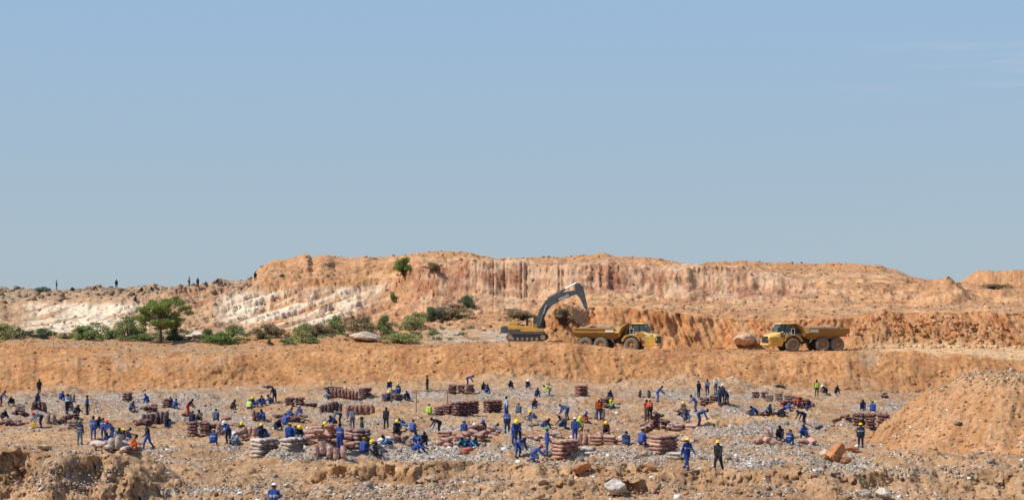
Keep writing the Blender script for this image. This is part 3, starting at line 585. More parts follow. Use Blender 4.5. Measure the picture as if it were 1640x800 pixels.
# ------------------------------------------------------------------ mesh kit
class MB:
    def __init__(s): s.bm = bmesh.new()
    def prism(s, prof, y0, y1, inset=0):
        a = [s.bm.verts.new((x_, y0, z)) for x_, z in prof]; b = [s.bm.verts.new((x_, y1, z)) for x_, z in prof]; n = len(prof)
        s.bm.faces.new(a); s.bm.faces.new(b[::-1])
        for k in range(n): s.bm.faces.new((a[k], b[k], b[(k+1) % n], a[(k+1) % n]))
        return s
    def box(s, x0, x1, y0, y1, z0, z1): return s.prism([(x0, z0), (x1, z0), (x1, z1), (x0, z1)], y0, y1)
    def cyl(s, x_, z, y0, y1, r, n=28, r2=None):
        prof = [(x_+r*math.cos(6.2832*k/n), z+r*math.sin(6.2832*k/n)) for k in range(n)]; return s.prism(prof, y0, y1)
    def tube(s, p0, p1, r0, r1=None, n=10):
        r1 = r1 or r0; p0 = Vector(p0); p1 = Vector(p1); z = (p1-p0).normalized(); x_ = z.orthogonal().normalized(); y_ = z.cross(x_)
        a = [s.bm.verts.new(p0+(x_*math.cos(6.2832*k/n)+y_*math.sin(6.2832*k/n))*r0) for k in range(n)]
        b = [s.bm.verts.new(p1+(x_*math.cos(6.2832*k/n)+y_*math.sin(6.2832*k/n))*r1) for k in range(n)]
        s.bm.faces.new(a[::-1]); s.bm.faces.new(b)
        for k in range(n): s.bm.faces.new((a[k], a[(k+1) % n], b[(k+1) % n], b[k]))
        return s
    def build(s, name, m, parent=None, bevel=.03):
        bmesh.ops.recalc_face_normals(s.bm, faces=s.bm.faces)
        if bevel:
            es = [e for e in s.bm.edges if len(e.link_faces) == 2 and e.calc_face_angle(0) > .6]
            bmesh.ops.bevel(s.bm, geom=es, offset=bevel, segments=1, affect='EDGES', clamp_overlap=True)
        me = bpy.data.meshes.new(name); s.bm.to_mesh(me); s.bm.free(); return link(name, me, parent, [m])
def text(name, body, m, parent, size, loc, rot, depth=.006, shear=0):
    c = bpy.data.curves.new('t', 'FONT'); c.body = body; c.size = size; c.extrude = depth; c.align_x = 'CENTER'; c.align_y = 'CENTER'; c.shear = shear; c.offset = size*.02
    o = bpy.data.objects.new('t', c); COL.objects.link(o); dg2 = bpy.context.evaluated_depsgraph_get(); me = bpy.data.meshes.new_from_object(o.evaluated_get(dg2))
    bpy.data.objects.remove(o); me.materials.clear(); t = link(name, me, parent, [m]); t.location = loc; t.rotation_euler = rot; return t
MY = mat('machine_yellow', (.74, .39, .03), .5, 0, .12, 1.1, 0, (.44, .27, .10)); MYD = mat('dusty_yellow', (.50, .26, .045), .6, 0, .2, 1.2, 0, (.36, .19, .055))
MYL = mat('sunlit_yellow', (.86, .53, .08), .45, 0, .1, 1.0, 0, (.60, .42, .19))  # paler copy of the machine yellow, with sunlight put into the colour
MK = mat('machine_black', (.03, .03, .032), .55, 0, .3, 3); MG = mat('machine_grey', (.085, .088, .09), .5, 0, .25, 2); TY = mat('tyre', (.22, .175, .135), .95, 0, .25, 3, .4, (.15, .12, .095)); RIM = mat('rim', (.42, .21, .07), .8, 0, .3, 4)
GL = mat('cab_glass', (.05, .075, .08), .12, 0, .1, 1, 0, None, .6); WH = mat('white_paint', (.75, .74, .70), .6, 0, .1, 3); RED = mat('rust_red', (.30, .05, .03), .6, 0, .2, 3)
STEEL = mat('bare_steel', (.55, .53, .5), .3, .6, .1, 3); DIRT = mat('load_earth', (.40, .25, .16), .95, 0, .4, 2.5, .8, (.26, .16, .10)); HID = mat('shaded_yellow', (.38, .21, .045), .65, 0, .2, 1, 0, (.28, .16, .05))  # HID: machine yellow darkened, the dump body's weaker light put into the colour
# ------------------------------------------------------------------ articulated dump truck; local x = distance from the front, y = across (near side -1.7), z up
def wheel(parent, x_, y_, z=.93, R=.95, wd=.68):
    s_ = 1 if y_ < 0 else -1; n = 36; ring = []
    prof = [(.46*R, -.5*wd), (.62*R, -.56*wd), (.86*R, -.52*wd), (.97*R, -.40*wd), (R, -.2*wd), (R, .2*wd), (.97*R, .40*wd), (.86*R, .52*wd), (.62*R, .56*wd), (.46*R, .5*wd)]
    bm = bmesh.new()
    for k in range(n):
        a = 6.28318*k/n; lug = .028 if k % 2 else 0
        ring.append([bm.verts.new(((rr-(lug if rr > .9*R else 0))*math.cos(a), yy, (rr-(lug if rr > .9*R else 0))*math.sin(a))) for rr, yy in prof])
    for k in range(n):
        for q_ in range(len(prof)): q2 = (q_+1) % len(prof); bm.faces.new((ring[k][q_], ring[k][q2], ring[(k+1) % n][q2], ring[(k+1) % n][q_]))
    bmesh.ops.recalc_face_normals(bm, faces=bm.faces); me = bpy.data.meshes.new('tyre'); bm.to_mesh(me); bm.free()
    w_ = empty('wheel', (x_, y_, z)); w_.parent = parent
    # the wheel itself is the tyre carrying its rim
    bpy.data.objects.remove(w_); t = link('wheel', me, parent, [TY]); t.location = (x_, y_, z)
    m = MB(); m.cyl(0, 0, -.30*wd, .30*wd, .47*R, 28); m.cyl(0, 0, -.46*wd, .46*wd, .20*R, 16)
    for k in range(10): a = .628*k; m.cyl(.33*R*math.cos(a), .33*R*math.sin(a), -.34*wd, .34*wd, .03*R, 6)
    m.build('rim', RIM, t, .01)
def dump_truck(loc, rz, label, side_text, decal, load_h):
    t = tag(empty('dump_truck', loc, rz), label, 'dump truck', 'articulated dump trucks on the bench')
    # front frame and bonnet
    m = MB(); m.prism([(.25, .95), (1.9, .85), (2.1, 1.55), (4.35, 1.75), (4.6, 1.2), (5.2, 1.2), (5.2, 1.75), (4.5, 1.95), (1.3, 1.95), (.15, 1.75)], -.75, .75); m.build('chassis', MK, t)
    m = MB(); m.prism([(.05, 1.15), (.35, .8), (1.75, .72), (2.05, 1.5), (2.2, 1.72), (2.2, 2.05), (.25, 1.95), (.02, 1.9)], -1.36, 1.36); m.build('front_body', MY, t, .06)
    # bonnet: tapers to the front
    bm = bmesh.new()
    sec = [(.0, 1.62, 2.02, 1.05), (.12, 1.6, 2.14, 1.1), (1.15, 1.6, 2.42, 1.22), (2.0, 1.6, 2.62, 1.3)]; rings = []
    for x_, z0, z1, hw in sec: rings.append([bm.verts.new(c) for c in ((x_, -hw, z0), (x_, -hw*.97, z1-.22), (x_, -hw*.78, z1), (x_, hw*.78, z1), (x_, hw*.97, z1-.22), (x_, hw, z0))])
    for a, b in zip(rings[:-1], rings[1:]):
        for k in range(6): bm.faces.new((a[k], a[(k+1) % 6], b[(k+1) % 6], b[k]))
    bm.faces.new(rings[0]); bm.faces.new(rings[-1][::-1]); bmesh.ops.recalc_face_normals(bm, faces=bm.faces)
    me = bpy.data.meshes.new('bonnet'); bm.to_mesh(me); bm.free(); link('bonnet', me, t, [MYL])
    m = MB(); m.box(-.06, .04, -.95, .95, 1.12, 1.98); g = m.build('grille', MK, t, .02)
    m = MB(); [m.box(-.09, -.055, -.85, .85, 1.2+.12*k, 1.235+.12*k) for k in range(6)]; m.build('grille_bar', MG, g, 0)
    for s_ in (-1, 1): m = MB(); m.box(-.10, .03, s_*1.16-.14, s_*1.16+.14, 1.45, 1.78); m.build('headlight', STEEL, t, .02)
    m = MB(); m.box(-.18, .25, -1.4, 1.4, .86, 1.12); m.build('bumper', MYL, t, .04)
    for s_ in (-1, 1):     # fenders with a real arch
        pr = [(2.0, 1.35)]+[(3.12+1.12*math.cos(a), .93+1.12*math.sin(a)) for a in np.linspace(2.75, .35, 12)]+[(4.35, 1.3), (4.45, 1.5), (4.05, 2.05), (3.5, 2.22), (2.7, 2.22), (2.05, 2.0)]
        m = MB(); m.prism(pr, min(s_*1.0, s_*1.68), max(s_*1.0, s_*1.68)); m.build('fender', MYD, t, .03)
    # cab
    m = MB(); m.prism([(1.35, 1.75), (3.3, 1.75), (3.3, 2.62), (1.35, 2.62)], -.95, .95); cab = m.build('cab', MYD, t, .04)
    m = MB(); m.prism([(1.32, 2.6), (3.28, 2.6), (3.16, 3.5), (1.78, 3.5)], -.9, .9); m.build('window', GL, cab, .02)
    for s_ in (-.92, .92):
        m = MB()
        for a, b in (((1.32, 2.6), (1.78, 3.52)), ((2.28, 2.6), (2.34, 3.52)), ((3.28, 2.6), (3.16, 3.52))): m.tube((a[0], s_, a[1]), (b[0], s_, b[1]), .055, .05, 8)
        m.tube((1.3, s_, 2.62), (3.3, s_, 2.62), .05, .05, 8)
        m.build('window_frame', MK, cab, 0)
    m = MB(); m.prism([(1.6, 3.5), (3.35, 3.5), (3.3, 3.68), (1.72, 3.66)], -1.0, 1.0); m.build('cab_roof', MYL, cab, .04)
    for s_ in (-1, 1):
        m = MB(); m.tube((1.45, s_*.95, 2.8), (1.15, s_*1.55, 2.9), .025); m.box(1.08, 1.16, s_*1.55-.12, s_*1.55+.12, 2.65, 3.15); m.build('mirror', MK, t, .01)
        m = MB(); m.box(2.35, 3.3, s_*1.35-.35, s_*1.35+.35, 2.20, 2.26); [m.tube((xx, s_*1.62, 2.26), (xx, s_*1.62, 2.95), .02) for xx in (2.85, 3.3)]; m.tube((2.85, s_*1.62, 2.95), (3.3, s_*1.62, 2.95), .02); m.build('handrail', WH, t, 0)
    m = MB(); m.box(3.35, 4.1, -.95, .1, 1.9, 2.9); m.box(3.4, 3.9, .25, .9, 1.9, 2.6); m.build('engine_box', MK, t, .05)
    m = MB(); m.tube((3.6, .6, 2.5), (3.6, .6, 3.65), .09); m.build('exhaust', STEEL, t, 0)
    m = MB(); m.box(3.6, 4.4, -1.2, -.6, 1.9, 2.3); m.tube((4.2, -.5, 1.7), (5.6, -.45, 1.5), .12); m.tube((4.2, .5, 1.7), (5.6, .45, 1.5), .12); m.cyl(4.8, 1.35, -.5, .5, .38, 18); m.build('hitch', MG, t, .02)
    m = MB(); m.prism([(5.0, 1.1), (10.2, 1.1), (10.2, 1.5), (5.4, 1.6), (5.0, 1.5)], -.6, .6); m.box(6.6, 9.7, -1.05, 1.05, .75, 1.15); m.build('rear_frame', MK, t, .03)
    for s_ in (-1, 1): m = MB(); m.tube((5.6, s_*.95, 1.25), (6.5, s_*1.0, 2.3), .11, .11, 12); m.build('hoist_cylinder', STEEL, t, 0)
    # body (skip): side walls flare, front shield, open top, tail chute
    bm = bmesh.new()
    sec = [(4.75, 1.9, .95, 1.62, 3.05, 2.35), (5.5, 1.58, 1.05, 1.72, 3.12, 2.42), (7.2, 1.58, 1.1, 1.74, 3.10, 2.42), (9.2, 1.74, 1.15, 1.74, 3.06, 2.40), (10.3, 2.0, 1.2, 1.74, 3.02, 2.40), (10.75, 2.3, 1.25, 1.74, 2.98, 2.50)]; R_ = []
    for x_, zb, hb, ht, zt_, zk in sec:
        R_.append([bm.verts.new(c) for c in ((x_, -ht, zt_), (x_, -ht, zk), (x_, -hb, zb), (x_, hb, zb), (x_, ht, zk), (x_, ht, zt_), (x_, ht-.1, zt_), (x_, ht-.1, zk+.03), (x_, hb-.05, zb+.12), (x_, -hb+.05, zb+.12), (x_, -ht+.1, zk+.03), (x_, -ht+.1, zt_))])
    for a, b in zip(R_[:-1], R_[1:]):
        for k in range(12): bm.faces.new((a[k], a[(k+1) % 12], b[(k+1) % 12], b[k]))
    bm.faces.new(R_[0]); bm.faces.new(R_[-1][::-1]); bmesh.ops.recalc_face_normals(bm, faces=bm.faces)
    me = bpy.data.meshes.new('dump_body'); bm.to_mesh(me); bm.free(); body = link('dump_body', me, t, [HID])
    m = MB(); m.prism([(4.72, 2.0), (4.86, 2.0), (4.4, 3.15), (3.62, 3.7), (3.55, 3.6), (4.28, 3.08)], -1.62, 1.62); m.build('headboard', MYD, body, .02)
    for s_ in (-1, 1): m = MB(); m.prism([(3.6, 3.66), (4.4, 3.10), (4.78, 2.35), (5.3, 2.42), (5.3, 3.13), (4.6, 3.2)], min(s_*1.6, s_*1.7), max(s_*1.6, s_*1.7)); m.build('side_shield', MYL, body, .01)
    m = MB()
    for s_ in (-1, 1): m.box(5.2, 10.6, s_*1.78-.06, s_*1.78+.06, 2.88, 3.02)
    m.build('top_rail', MYD, body, .01)
    # load
    n = 40; xs = np.linspace(4.9, 10.2, n); ys = np.linspace(-1.6, 1.6, 16); GX, GY = np.meshgrid(xs, ys); hz_ = 2.95+load_h*np.clip(1-((GX-7.4)/2.9)**2, 0, 1)*np.clip(1-(GY/1.9)**2, 0, 1)+fbm(GX*1.4, GY*1.4, 4, int(loc[0]*3) % 50)*.45
    idx = np.arange(GX.size).reshape(GX.shape); Q = np.stack([idx[:-1, :-1], idx[:-1, 1:], idx[1:, 1:], idx[1:, :-1]], -1).reshape(-1, 4)
    me = np_mesh('load', np.stack([GX, GY, hz_], -1).reshape(-1, 3), Q); lo = link('earth_load', me, None, [DIRT]); lo.location = loc; lo.rotation_euler = (0, 0, rz); tag(lo, 'heap of brown earth filling the body of the '+side_text, 'earth load', 'earth loads in the trucks')
    for xx in (3.12, 7.15, 9.15):
        for s_ in (-1, 1): wheel(t, xx, s_*1.34)
    # decals on both sides
    for s_ in (-1, 1):
        y_ = s_*1.0; rt = (math.radians(90), 0, 0 if s_ < 0 else math.pi)
        if decal: m = MB(); m.box(1.5, 2.62, s_*1.375-.01, s_*1.375+.01, 1.98, 2.5); d = m.build('door_panel', MK, t, 0); text('lettering', 'CAT', WH, d, .42, (2.0, s_*1.392, 2.24), rt)
        else: m = MB(); m.box(1.6, 2.5, s_*1.375-.01, s_*1.375+.01, 1.98, 2.5); m.build('door_panel', MYD, t, 0); m = MB(); m.box(1.45, 1.85, s_*1.372-.01, s_*1.372+.01, 1.1, 1.45); m.build('red_badge', RED, t, 0)
        m = MB(); m.box(5.4, 6.5, s_*1.755-.006, s_*1.755+.006, 2.50, 2.86); m.build('side_plate', WH, body, 0)
    return t
def ref(px, D, py): return ((px-820)*D/F, D, zpy(py, D))
TR = math.radians
# right truck faces left; near front corner at x=1232
px = 1232; D = 250.3; a = TR(19)
X0 = (px-820)*D/F; c0 = Vector((X0+math.sin(-a)*1.7, D+1.7*math.cos(a), 0))
gz_ = zpy(563.5, 251)
dump_truck((X0-1.7*math.sin(a)*.5, D+1.7, gz_), a*.75, 'yellow dump truck facing left with black lettered door panel, on the bench at right', 'right hand truck facing left', True, .35)
px = 1044; X0 = (px-820)*D/F
dump_truck((X0+.9, D+.6, gz_+.02), math.pi-a, 'yellow dump truck facing right beneath the excavator bucket, its body being filled', 'left hand truck facing right', False, .55)
# ------------------------------------------------------------------ excavator, profile laid out in metres (x from the tail, z from the ground)
EX = at(840, 547, 250, 266); EXo = tag(empty('excavator', (EX.x-2.9, 259.0, EX.z+.0), TR(-6)), 'tracked excavator with yellow house and grey boom, raising its bucket beside the left truck', 'excavator')
def q(cx, cy): return ((cx-135)/65.0, (606-cy)/65.0)
for s_ in (-1, 1):
    y0, y1 = s_*1.35-.3, s_*1.35+.3
    pr = [(.95, .12), (1.3, 0), (5.3, 0), (5.75, .15), (6.0, .5), (5.8, .85), (5.4, .98), (1.3, .98), (.9, .85), (.72, .5)]
    m = MB(); m.prism(pr, y0, y1); tr_ = m.build('track', MK, EXo, .04)
    m = MB(); [m.box(1.1+.3*k, 1.26+.3*k, y0-.02, y1+.02, .95, 1.04) for k in range(15)]; m.build('track_pad', DIRT, tr_, 0)
    m = MB(); [m.cyl(1.6+.62*k, .3, y0-.015, y1+.015, .19, 14) for k in range(6)]; m.cyl(1.25, .5, y0-.02, y1+.02, .33, 18); m.cyl(5.5, .5, y0-.02, y1+.02, .33, 18); m.build('track_roller', DIRT, tr_, 0)
m = MB(); m.box(1.8, 4.9, -1.1, 1.1, .35, .85); m.cyl(0, 0, -.1, .1, .1, 8); m.build('undercarriage', MG, EXo, .04)
m = MB(); m.tube((3.2, 0, .8), (3.2, 0, 1.15), .8, .8, 24); m.build('slew_ring', MK, EXo, 0)
m = MB(); m.prism([(.0, 1.05), (.95, 1.0), (.95, 1.95), (.15, 1.95), (0, 1.75)], -1.5, 1.5); m.build('counterweight', MG, EXo, .08)
m = MB(); m.prism([(.9, 1.0), (5.55, 1.0), (5.55, 1.2), (.9, 1.2)], -1.5, 1.5); m.box(.9, 2.7, -1.505, 1.505, 1.2, 1.5); m.build('house_base', MG, EXo, .03)
m = MB(); m.prism([(.93, 1.5), (2.6, 1.5), (2.6, 1.2), (5.5, 1.2), (5.5, 1.6), (4.3, 1.68), (3.6, 1.95), (.93, 1.98)], -1.52, -.5); m.prism([(.93, 1.2), (3.6, 1.2), (3.6, 1.95), (.93, 1.98)], -.5, 1.48); m.build('house_panel', MY, EXo, .05)
m = MB(); m.prism([(.9, 1.97), (2.25, 1.97), (2.2, 2.42), (1.5, 2.48), (1.0, 2.4)], -1.1, 1.2); m.build('engine_hood', MY, EXo, .06)
m = MB(); [m.tube(a_, b_, .035) for a_, b_ in (((2.6, -1.4, 1.95), (3.1, -1.4, 2.75)), ((3.1, -1.4, 2.75), (3.6, -1.4, 2.75)), ((3.6, -1.4, 2.75), (3.6, -1.4, 1.95)))]; m.build('handrail', MK, EXo, 0)
m = MB(); m.box(2.5, 3.1, -1.3, -.9, 1.95, 2.15); m.tube((3.35, -.8, 1.95), (3.35, -.8, 2.9), .14); m.build('exhaust', MK, EXo, .02)
m = MB(); m.prism([(4.0, 1.62), (5.6, 1.62), (5.62, 2.3), (5.35, 3.2), (4.1, 3.25)], .45, 1.5); cab = m.build('cab', MK, EXo, .05)
m = MB(); m.prism([(4.2, 2.25), (5.5, 2.25), (5.28, 3.1), (4.2, 3.12)], .43, 1.52); m.build('window', GL, cab, 0)
m = MB(); m.prism([(4.3, 1.6), (5.1, 1.6), (5.0, 2.5), (4.45, 2.5)], -.35, .35); m.build('boom_bracket', MG, EXo, .04)
m = MB(); m.box(4.2, 4.75, -1.35, -.7, 1.65, 2.2); m.tube((3.9, -1.1, 1.7), (4.0, -1.1, 2.6), .05); m.build('tool_box', HID, EXo, .03)
boom = [q(440, 500), q(432, 410), q(462, 330), q(510, 262), q(560, 228), q(640, 195), q(760, 178), q(775, 196), q(765, 212), q(640, 262), q(560, 305), q(520, 350), q(492, 420), q(480, 500)]
m = MB(); m.prism(boom, -.32, .32); bo = m.build('boom', MG, EXo, .04)
ang = math.atan2(262-190, 765-560)
tx, tz = q(662, 240); text('lettering', 'VOLVO', WH, bo, .42, (tx, -.335, tz), (TR(90), -TR(24), 0)); text('lettering', 'VOLVO', WH, bo, .42, (tx, .335, tz), (TR(90), TR(24), math.pi))
st = [q(752, 135), q(765, 118), q(792, 118), q(822, 150), q(838, 215), q(862, 330), q(850, 342), q(838, 335), q(800, 250), q(772, 220), q(758, 185)]
m = MB(); m.prism(st, -.27, .27); m.build('stick', MG, EXo, .03)
def rod(a_, b_, r0, y_=0, name='cylinder', f=.6, par=EXo):
    a_ = Vector((a_[0], y_, a_[1])); b_ = Vector((b_[0], y_, b_[1])); c_ = a_.lerp(b_, f); m = MB(); m.tube(a_, c_, r0); o = m.build(name, MG, par, 0); m = MB(); m.tube(c_, b_, r0*.55); m.build('piston_rod', STEEL, o, 0)
rod(q(522, 248), q(765, 118), .16, 0, 'stick_cylinder', .62)
for s_ in (-1, 1): rod(q(455, 490), q(515, 300), .13, s_*.45, 'boom_cylinder', .6)
rod(q(805, 160), q(835, 315), .12, 0, 'bucket_cylinder', .45)
m = MB(); m.tube((*[q(838, 300)[0]], -.2, q(838, 300)[1]), (q(872, 362)[0], -.2, q(872, 362)[1]), .06); m.tube((q(838, 300)[0], .2, q(838, 300)[1]), (q(872, 362)[0], .2, q(872, 362)[1]), .06); m.tube((q(858, 338)[0], 0, q(858, 338)[1]), (q(862, 378)[0], 0, q(862, 378)[1]), .12); m.build('linkage', STEEL, EXo, 0)
bk = [q(868, 350), q(876, 372), q(858, 405), q(838, 440), q(805, 462), q(772, 455), q(752, 425), q(740, 380), q(728, 322), q(752, 340), q(800, 372), q(850, 352)]
m = MB(); m.prism(bk, -.78, .78); bkt = m.build('bucket', mat('bucket_rust', (.22, .11, .065), .7, 0, .3, 2.5, .3, (.12, .075, .055)), EXo, .03)
for k in range(5): m = MB(); y_ = -.68+.34*k; m.prism([q(726, 330), q(740, 322), q(730, 300)], y_-.07, y_+.07); m.build('tooth', STEEL, bkt, .01)
lo = MB(); lo.prism([q(745, 338), q(752, 312), q(790, 328), q(835, 340), q(800, 366)], -.7, .7); o = lo.build('bucket_earth', DIRT, None, .08); o.parent = None; o.location = EXo.location; o.rotation_euler = EXo.rotation_euler; tag(o, 'scoop of red earth held in the raised excavator bucket', 'earth load')
# ------------------------------------------------------------------ people: one continuous body per pose, grown from a posed skeleton
HEAD_R = .105
def fk(lean=0, neckp=0, thigh=(0, 0), shin=(0, 0), arm=(5, 5), fore=(15, 15), spread=(8, 8), pel=.92, lsp=5, roll=0):
    R_ = math.radians; d = Vector((math.sin(R_(roll)), -math.sin(R_(lean)), math.cos(R_(lean)))).normalized(); P = Vector((0, 0, pel)); J = {}
    J['pel'] = P; J['waist'] = P+d*.17; J['chest'] = P+d*.36; J['neck'] = P+d*.54
    hd = Vector((0, -math.sin(R_(lean+neckp)), math.cos(R_(lean+neckp)))); J['headb'] = J['neck']+hd*.08; J['head'] = J['neck']+hd*.20; J['hd'] = hd
    J['face'] = Vector((0, -math.cos(R_(lean+neckp)), -math.sin(R_(lean+neckp))))
    for i, s in enumerate((-1, 1)):
        sh = J['neck']-d*.06+Vector((s*.19, 0, 0)); a, b, sp = R_(arm[i]), R_(fore[i]), R_(spread[i])
        el = sh+Vector((s*math.sin(sp), -math.sin(a)*math.cos(sp), -math.cos(a)*math.cos(sp)))*.29
        fd = Vector((s*math.sin(sp)*.3, -math.sin(a+b), -math.cos(a+b))).normalized(); wr = el+fd*.25
        J['sh%d' % i], J['el%d' % i], J['wr%d' % i], J['hn%d' % i], J['fd%d' % i] = sh, el, wr, wr+fd*.09, fd
        hp = P+Vector((s*.095, 0, -.03)); t, q_ = R_(thigh[i]), R_(shin[i]); l_ = R_(lsp)
        kn = hp+Vector((s*math.sin(l_), -math.sin(t)*math.cos(l_), -math.cos(t)*math.cos(l_)))*.43
        an = kn+Vector((0, -math.sin(q_), -math.cos(q_)))*.41
        J['hp%d' % i], J['kn%d' % i], J['an%d' % i] = hp, kn, an
        J['to%d' % i] = an+Vector((s*.02, -.17, -.035 if abs(shin[i]) < 50 else -.03)); J['he%d' % i] = an+Vector((0, .05, -.04))
    low = min(min(J['to%d' % i].z-.035, J['he%d' % i].z-.04) for i in (0, 1)); low = min(low, P.z-.13)
    for k, v in J.items():
        if k not in ('hd', 'face', 'fd0', 'fd1'): J[k] = v-Vector((0, 0, low))
    return J
# bones: a, b, ra, rb, material slot (0 skin, 1 jacket, 2 trousers, 3 boots, 4 reflective band)
def bones(J):
    B = [('pel', 'waist', .150, .135, 2), ('waist', 'chest', .140, .155, 1), ('chest', 'neck', .150, .085, 1), ('neck', 'headb', .062, .058, 0)]
    L = []
    for a, b, ra, rb, m in B:
        if a in ('waist', 'chest', 'pel'):
            for s in (-.075, .075):
                L.append((J[a]+Vector((s, 0, 0)), J[b]+Vector((s*(.75 if b == 'neck' else 1), 0, 0)), ra*.80, rb*.80, m))
        else: L.append((J[a], J[b], ra, rb, m))
    L.append((J['headb'], J['head']+J['hd']*.02, .078, .098, 0)); L.append((J['headb']+J['face']*.04, J['head']+J['face']*.035-J['hd']*.02, .055, .075, 0))   # skull, jaw
    L.append((J['head']+J['face']*.09+J['hd']*.005, J['head']+J['face']*.125-J['hd']*.03, .012, .018, 0))   # nose
    for s in (-1, 1): L.append((J['head']+Vector((s*.093, 0, 0)), J['head']+Vector((s*.108, .01, 0))-J['hd']*.03, .016, .014, 0))      # ears
    for i, s in enumerate((-1, 1)):
        g = lambda k: J['%s%d' % (k, i)]
        L += [(J['neck']-(J['neck']-J['chest'])*.35, g('sh'), .08, .078, 1), (g('sh'), g('el'), .070, .056, 1), (g('el'), g('wr'), .056, .043, 1)]
        f = g('fd'); side = Vector((s, 0, 0)); per = f.cross(side).normalized()
        L.append((g('wr'), g('hn'), .028, .032, 0))
        for k, (o, ln) in enumerate(((-.03, .065), (-.010, .085), (.012, .080), (.032, .06))):     # four fingers
            a_ = g('hn')+per*o; b_ = a_+f*ln*.55+side*-.006; L.append((a_, b_, .012, .011, 0)); L.append((b_, b_+f*ln*.4-side*.022, .011, .009, 0))
        a_ = g('wr')+f*.03+per*-.03; L.append((a_, a_+f*.04-per*.035-side*.02, .014, .011, 0))      # thumb
        L += [(g('hp'), g('kn'), .100, .068, 2), (g('kn'), g('an'), .068, .052, 2), (g('an'), g('he'), .052, .042, 3), (g('he')+Vector((0, 0, .0)), g('to'), .045, .038, 3)]
    return L
def capsule(bm, a, b, ra, rb, n=12):
    d = b-a; L_ = d.length
    if L_ < 1e-5: d = Vector((0, 0, 1)); L_ = 1e-5
    z = d/L_; x_ = z.orthogonal().normalized(); y_ = z.cross(x_); rings = []
    prof = [(-ra*.95, ra*.3), (-ra*.7, ra*.72), (0, ra), (L_, rb), (L_+rb*.7, rb*.72), (L_+rb*.95, rb*.3)]
    for h, rr in prof: rings.append([bm.verts.new(a+z*h+(x_*math.cos(6.2832*k/n)+y_*math.sin(6.2832*k/n))*rr) for k in range(n)])
    for p_, q_ in zip(rings[:-1], rings[1:]):
        for k in range(n): bm.faces.new((p_[k], p_[(k+1) % n], q_[(k+1) % n], q_[k]))
    bm.faces.new(rings[0][::-1]); bm.faces.new(rings[-1])
def grow(J, name='person'):
    L = bones(J); bm = bmesh.new()
    L = [(a, b, ra*(1.14 if m == 1 else 1.2 if m == 2 else 1), rb*(1.14 if m == 1 else 1.2 if m == 2 else 1), m) for a, b, ra, rb, m in L]
    for a, b, ra, rb, m in L: capsule(bm, a, b, ra, rb)
    me = bpy.data.meshes.new('t'); bm.to_mesh(me); bm.free(); o = bpy.data.objects.new('t', me); COL.objects.link(o)
    md = o.modifiers.new('r', 'REMESH'); md.mode = 'VOXEL'; md.voxel_size = .013
    m2 = o.modifiers.new('s', 'SMOOTH'); m2.factor = .5; m2.iterations = 1
    m3 = o.modifiers.new('d', 'DECIMATE'); m3.ratio = .18
    dg2 = bpy.context.evaluated_depsgraph_get(); dg2.update(); e = bpy.data.meshes.new_from_object(o.evaluated_get(dg2)); bpy.data.objects.remove(o)
    n = len(e.polygons); C = np.empty(n*3); e.polygons.foreach_get('center', C); C = C.reshape(-1, 3)
    best = np.full(n, 1e9); slot = np.zeros(n, int); tt = np.zeros(n); bi = np.zeros(n, int)
    for k, (a, b, ra, rb, m) in enumerate(L):
        a_ = np.array(a); d = np.array(b)-a_; t = np.clip(((C-a_)@d)/max(d@d, 1e-9), 0, 1); dist = np.linalg.norm(C-a_-t[:, None]*d, axis=1)-(ra+(rb-ra)*t)
        k_ = dist < best; best = np.where(k_, dist, best); slot = np.where(k_, m, slot); tt = np.where(k_, t, tt); bi = np.where(k_, k, bi)
    ch = np.array(J['waist']*.35+J['chest']*.65); ax = np.array((J['neck']-J['pel']).normalized())
    slot = np.where((slot == 1) & (np.abs((C-ch)@ax) < .022) & (np.linalg.norm(C-ch, axis=1) < .24), 4, slot)
    for i in (0, 1):
        c_ = np.array(J['kn%d' % i]*.35+J['an%d' % i]*.65); ax = np.array((J['kn%d' % i]-J['an%d' % i]).normalized())
        slot = np.where((slot == 2) & (np.abs((C-c_)@ax) < .02) & (np.linalg.norm(C-c_, axis=1) < .11), 4, slot)
    for s in (-1, 1):
        ey = np.array(J['head']+J['face']*.10+J['hd']*.022+Vector((s*.036, 0, 0))); slot = np.where(np.linalg.norm(C-ey, axis=1) < .016, 3, slot)
    mo = np.array(J['head']+J['face']*.105-J['hd']*.055); slot = np.where(np.linalg.norm((C-mo)*np.array([.6, 1, 1.6]), axis=1) < .018, 5, slot)
    e.name = name; e.materials.clear()
    for k in range(6): e.materials.append(None)
    e.polygons.foreach_set('material_index', slot.astype(np.int32)); e.polygons.foreach_set('use_smooth', np.ones(n, bool)); e.update()
    # the vest: an open shell a little outside the torso
    tb = np.array(J['neck']-J['pel']); vest = bmesh.new(); vest.from_mesh(e); vest.faces.ensure_lookup_table()
    kill = [f for f in vest.faces if not (slot[f.index] in (1, 4, 2) and np.linalg.norm(np.cross(C[f.index]-np.array(J['pel']), tb/np.linalg.norm(tb))) < .215 and .06 < (C[f.index]-np.array(J['pel']))@tb/(tb@tb) < .93)]
    bmesh.ops.delete(vest, geom=kill, context='FACES')
    for v in vest.verts: v.co += v.normal*.016
    vm = bpy.data.meshes.new('vest'); vest.to_mesh(vm); vest.free(); vm.materials.clear(); vm.materials.append(None)
    vm.polygons.foreach_set('material_index', np.zeros(len(vm.polygons), np.int32))
    for p_ in vm.polygons: p_.use_smooth = True
    f = J['face']; z_ = J['hd']; x_ = z_.cross(-f)
    M = Matrix((( x_.x, -f.x, z_.x, J['head'].x), (x_.y, -f.y, z_.y, J['head'].y), (x_.z, -f.z, z_.z, J['head'].z), (0, 0, 0, 1)))
    return e, vm, M
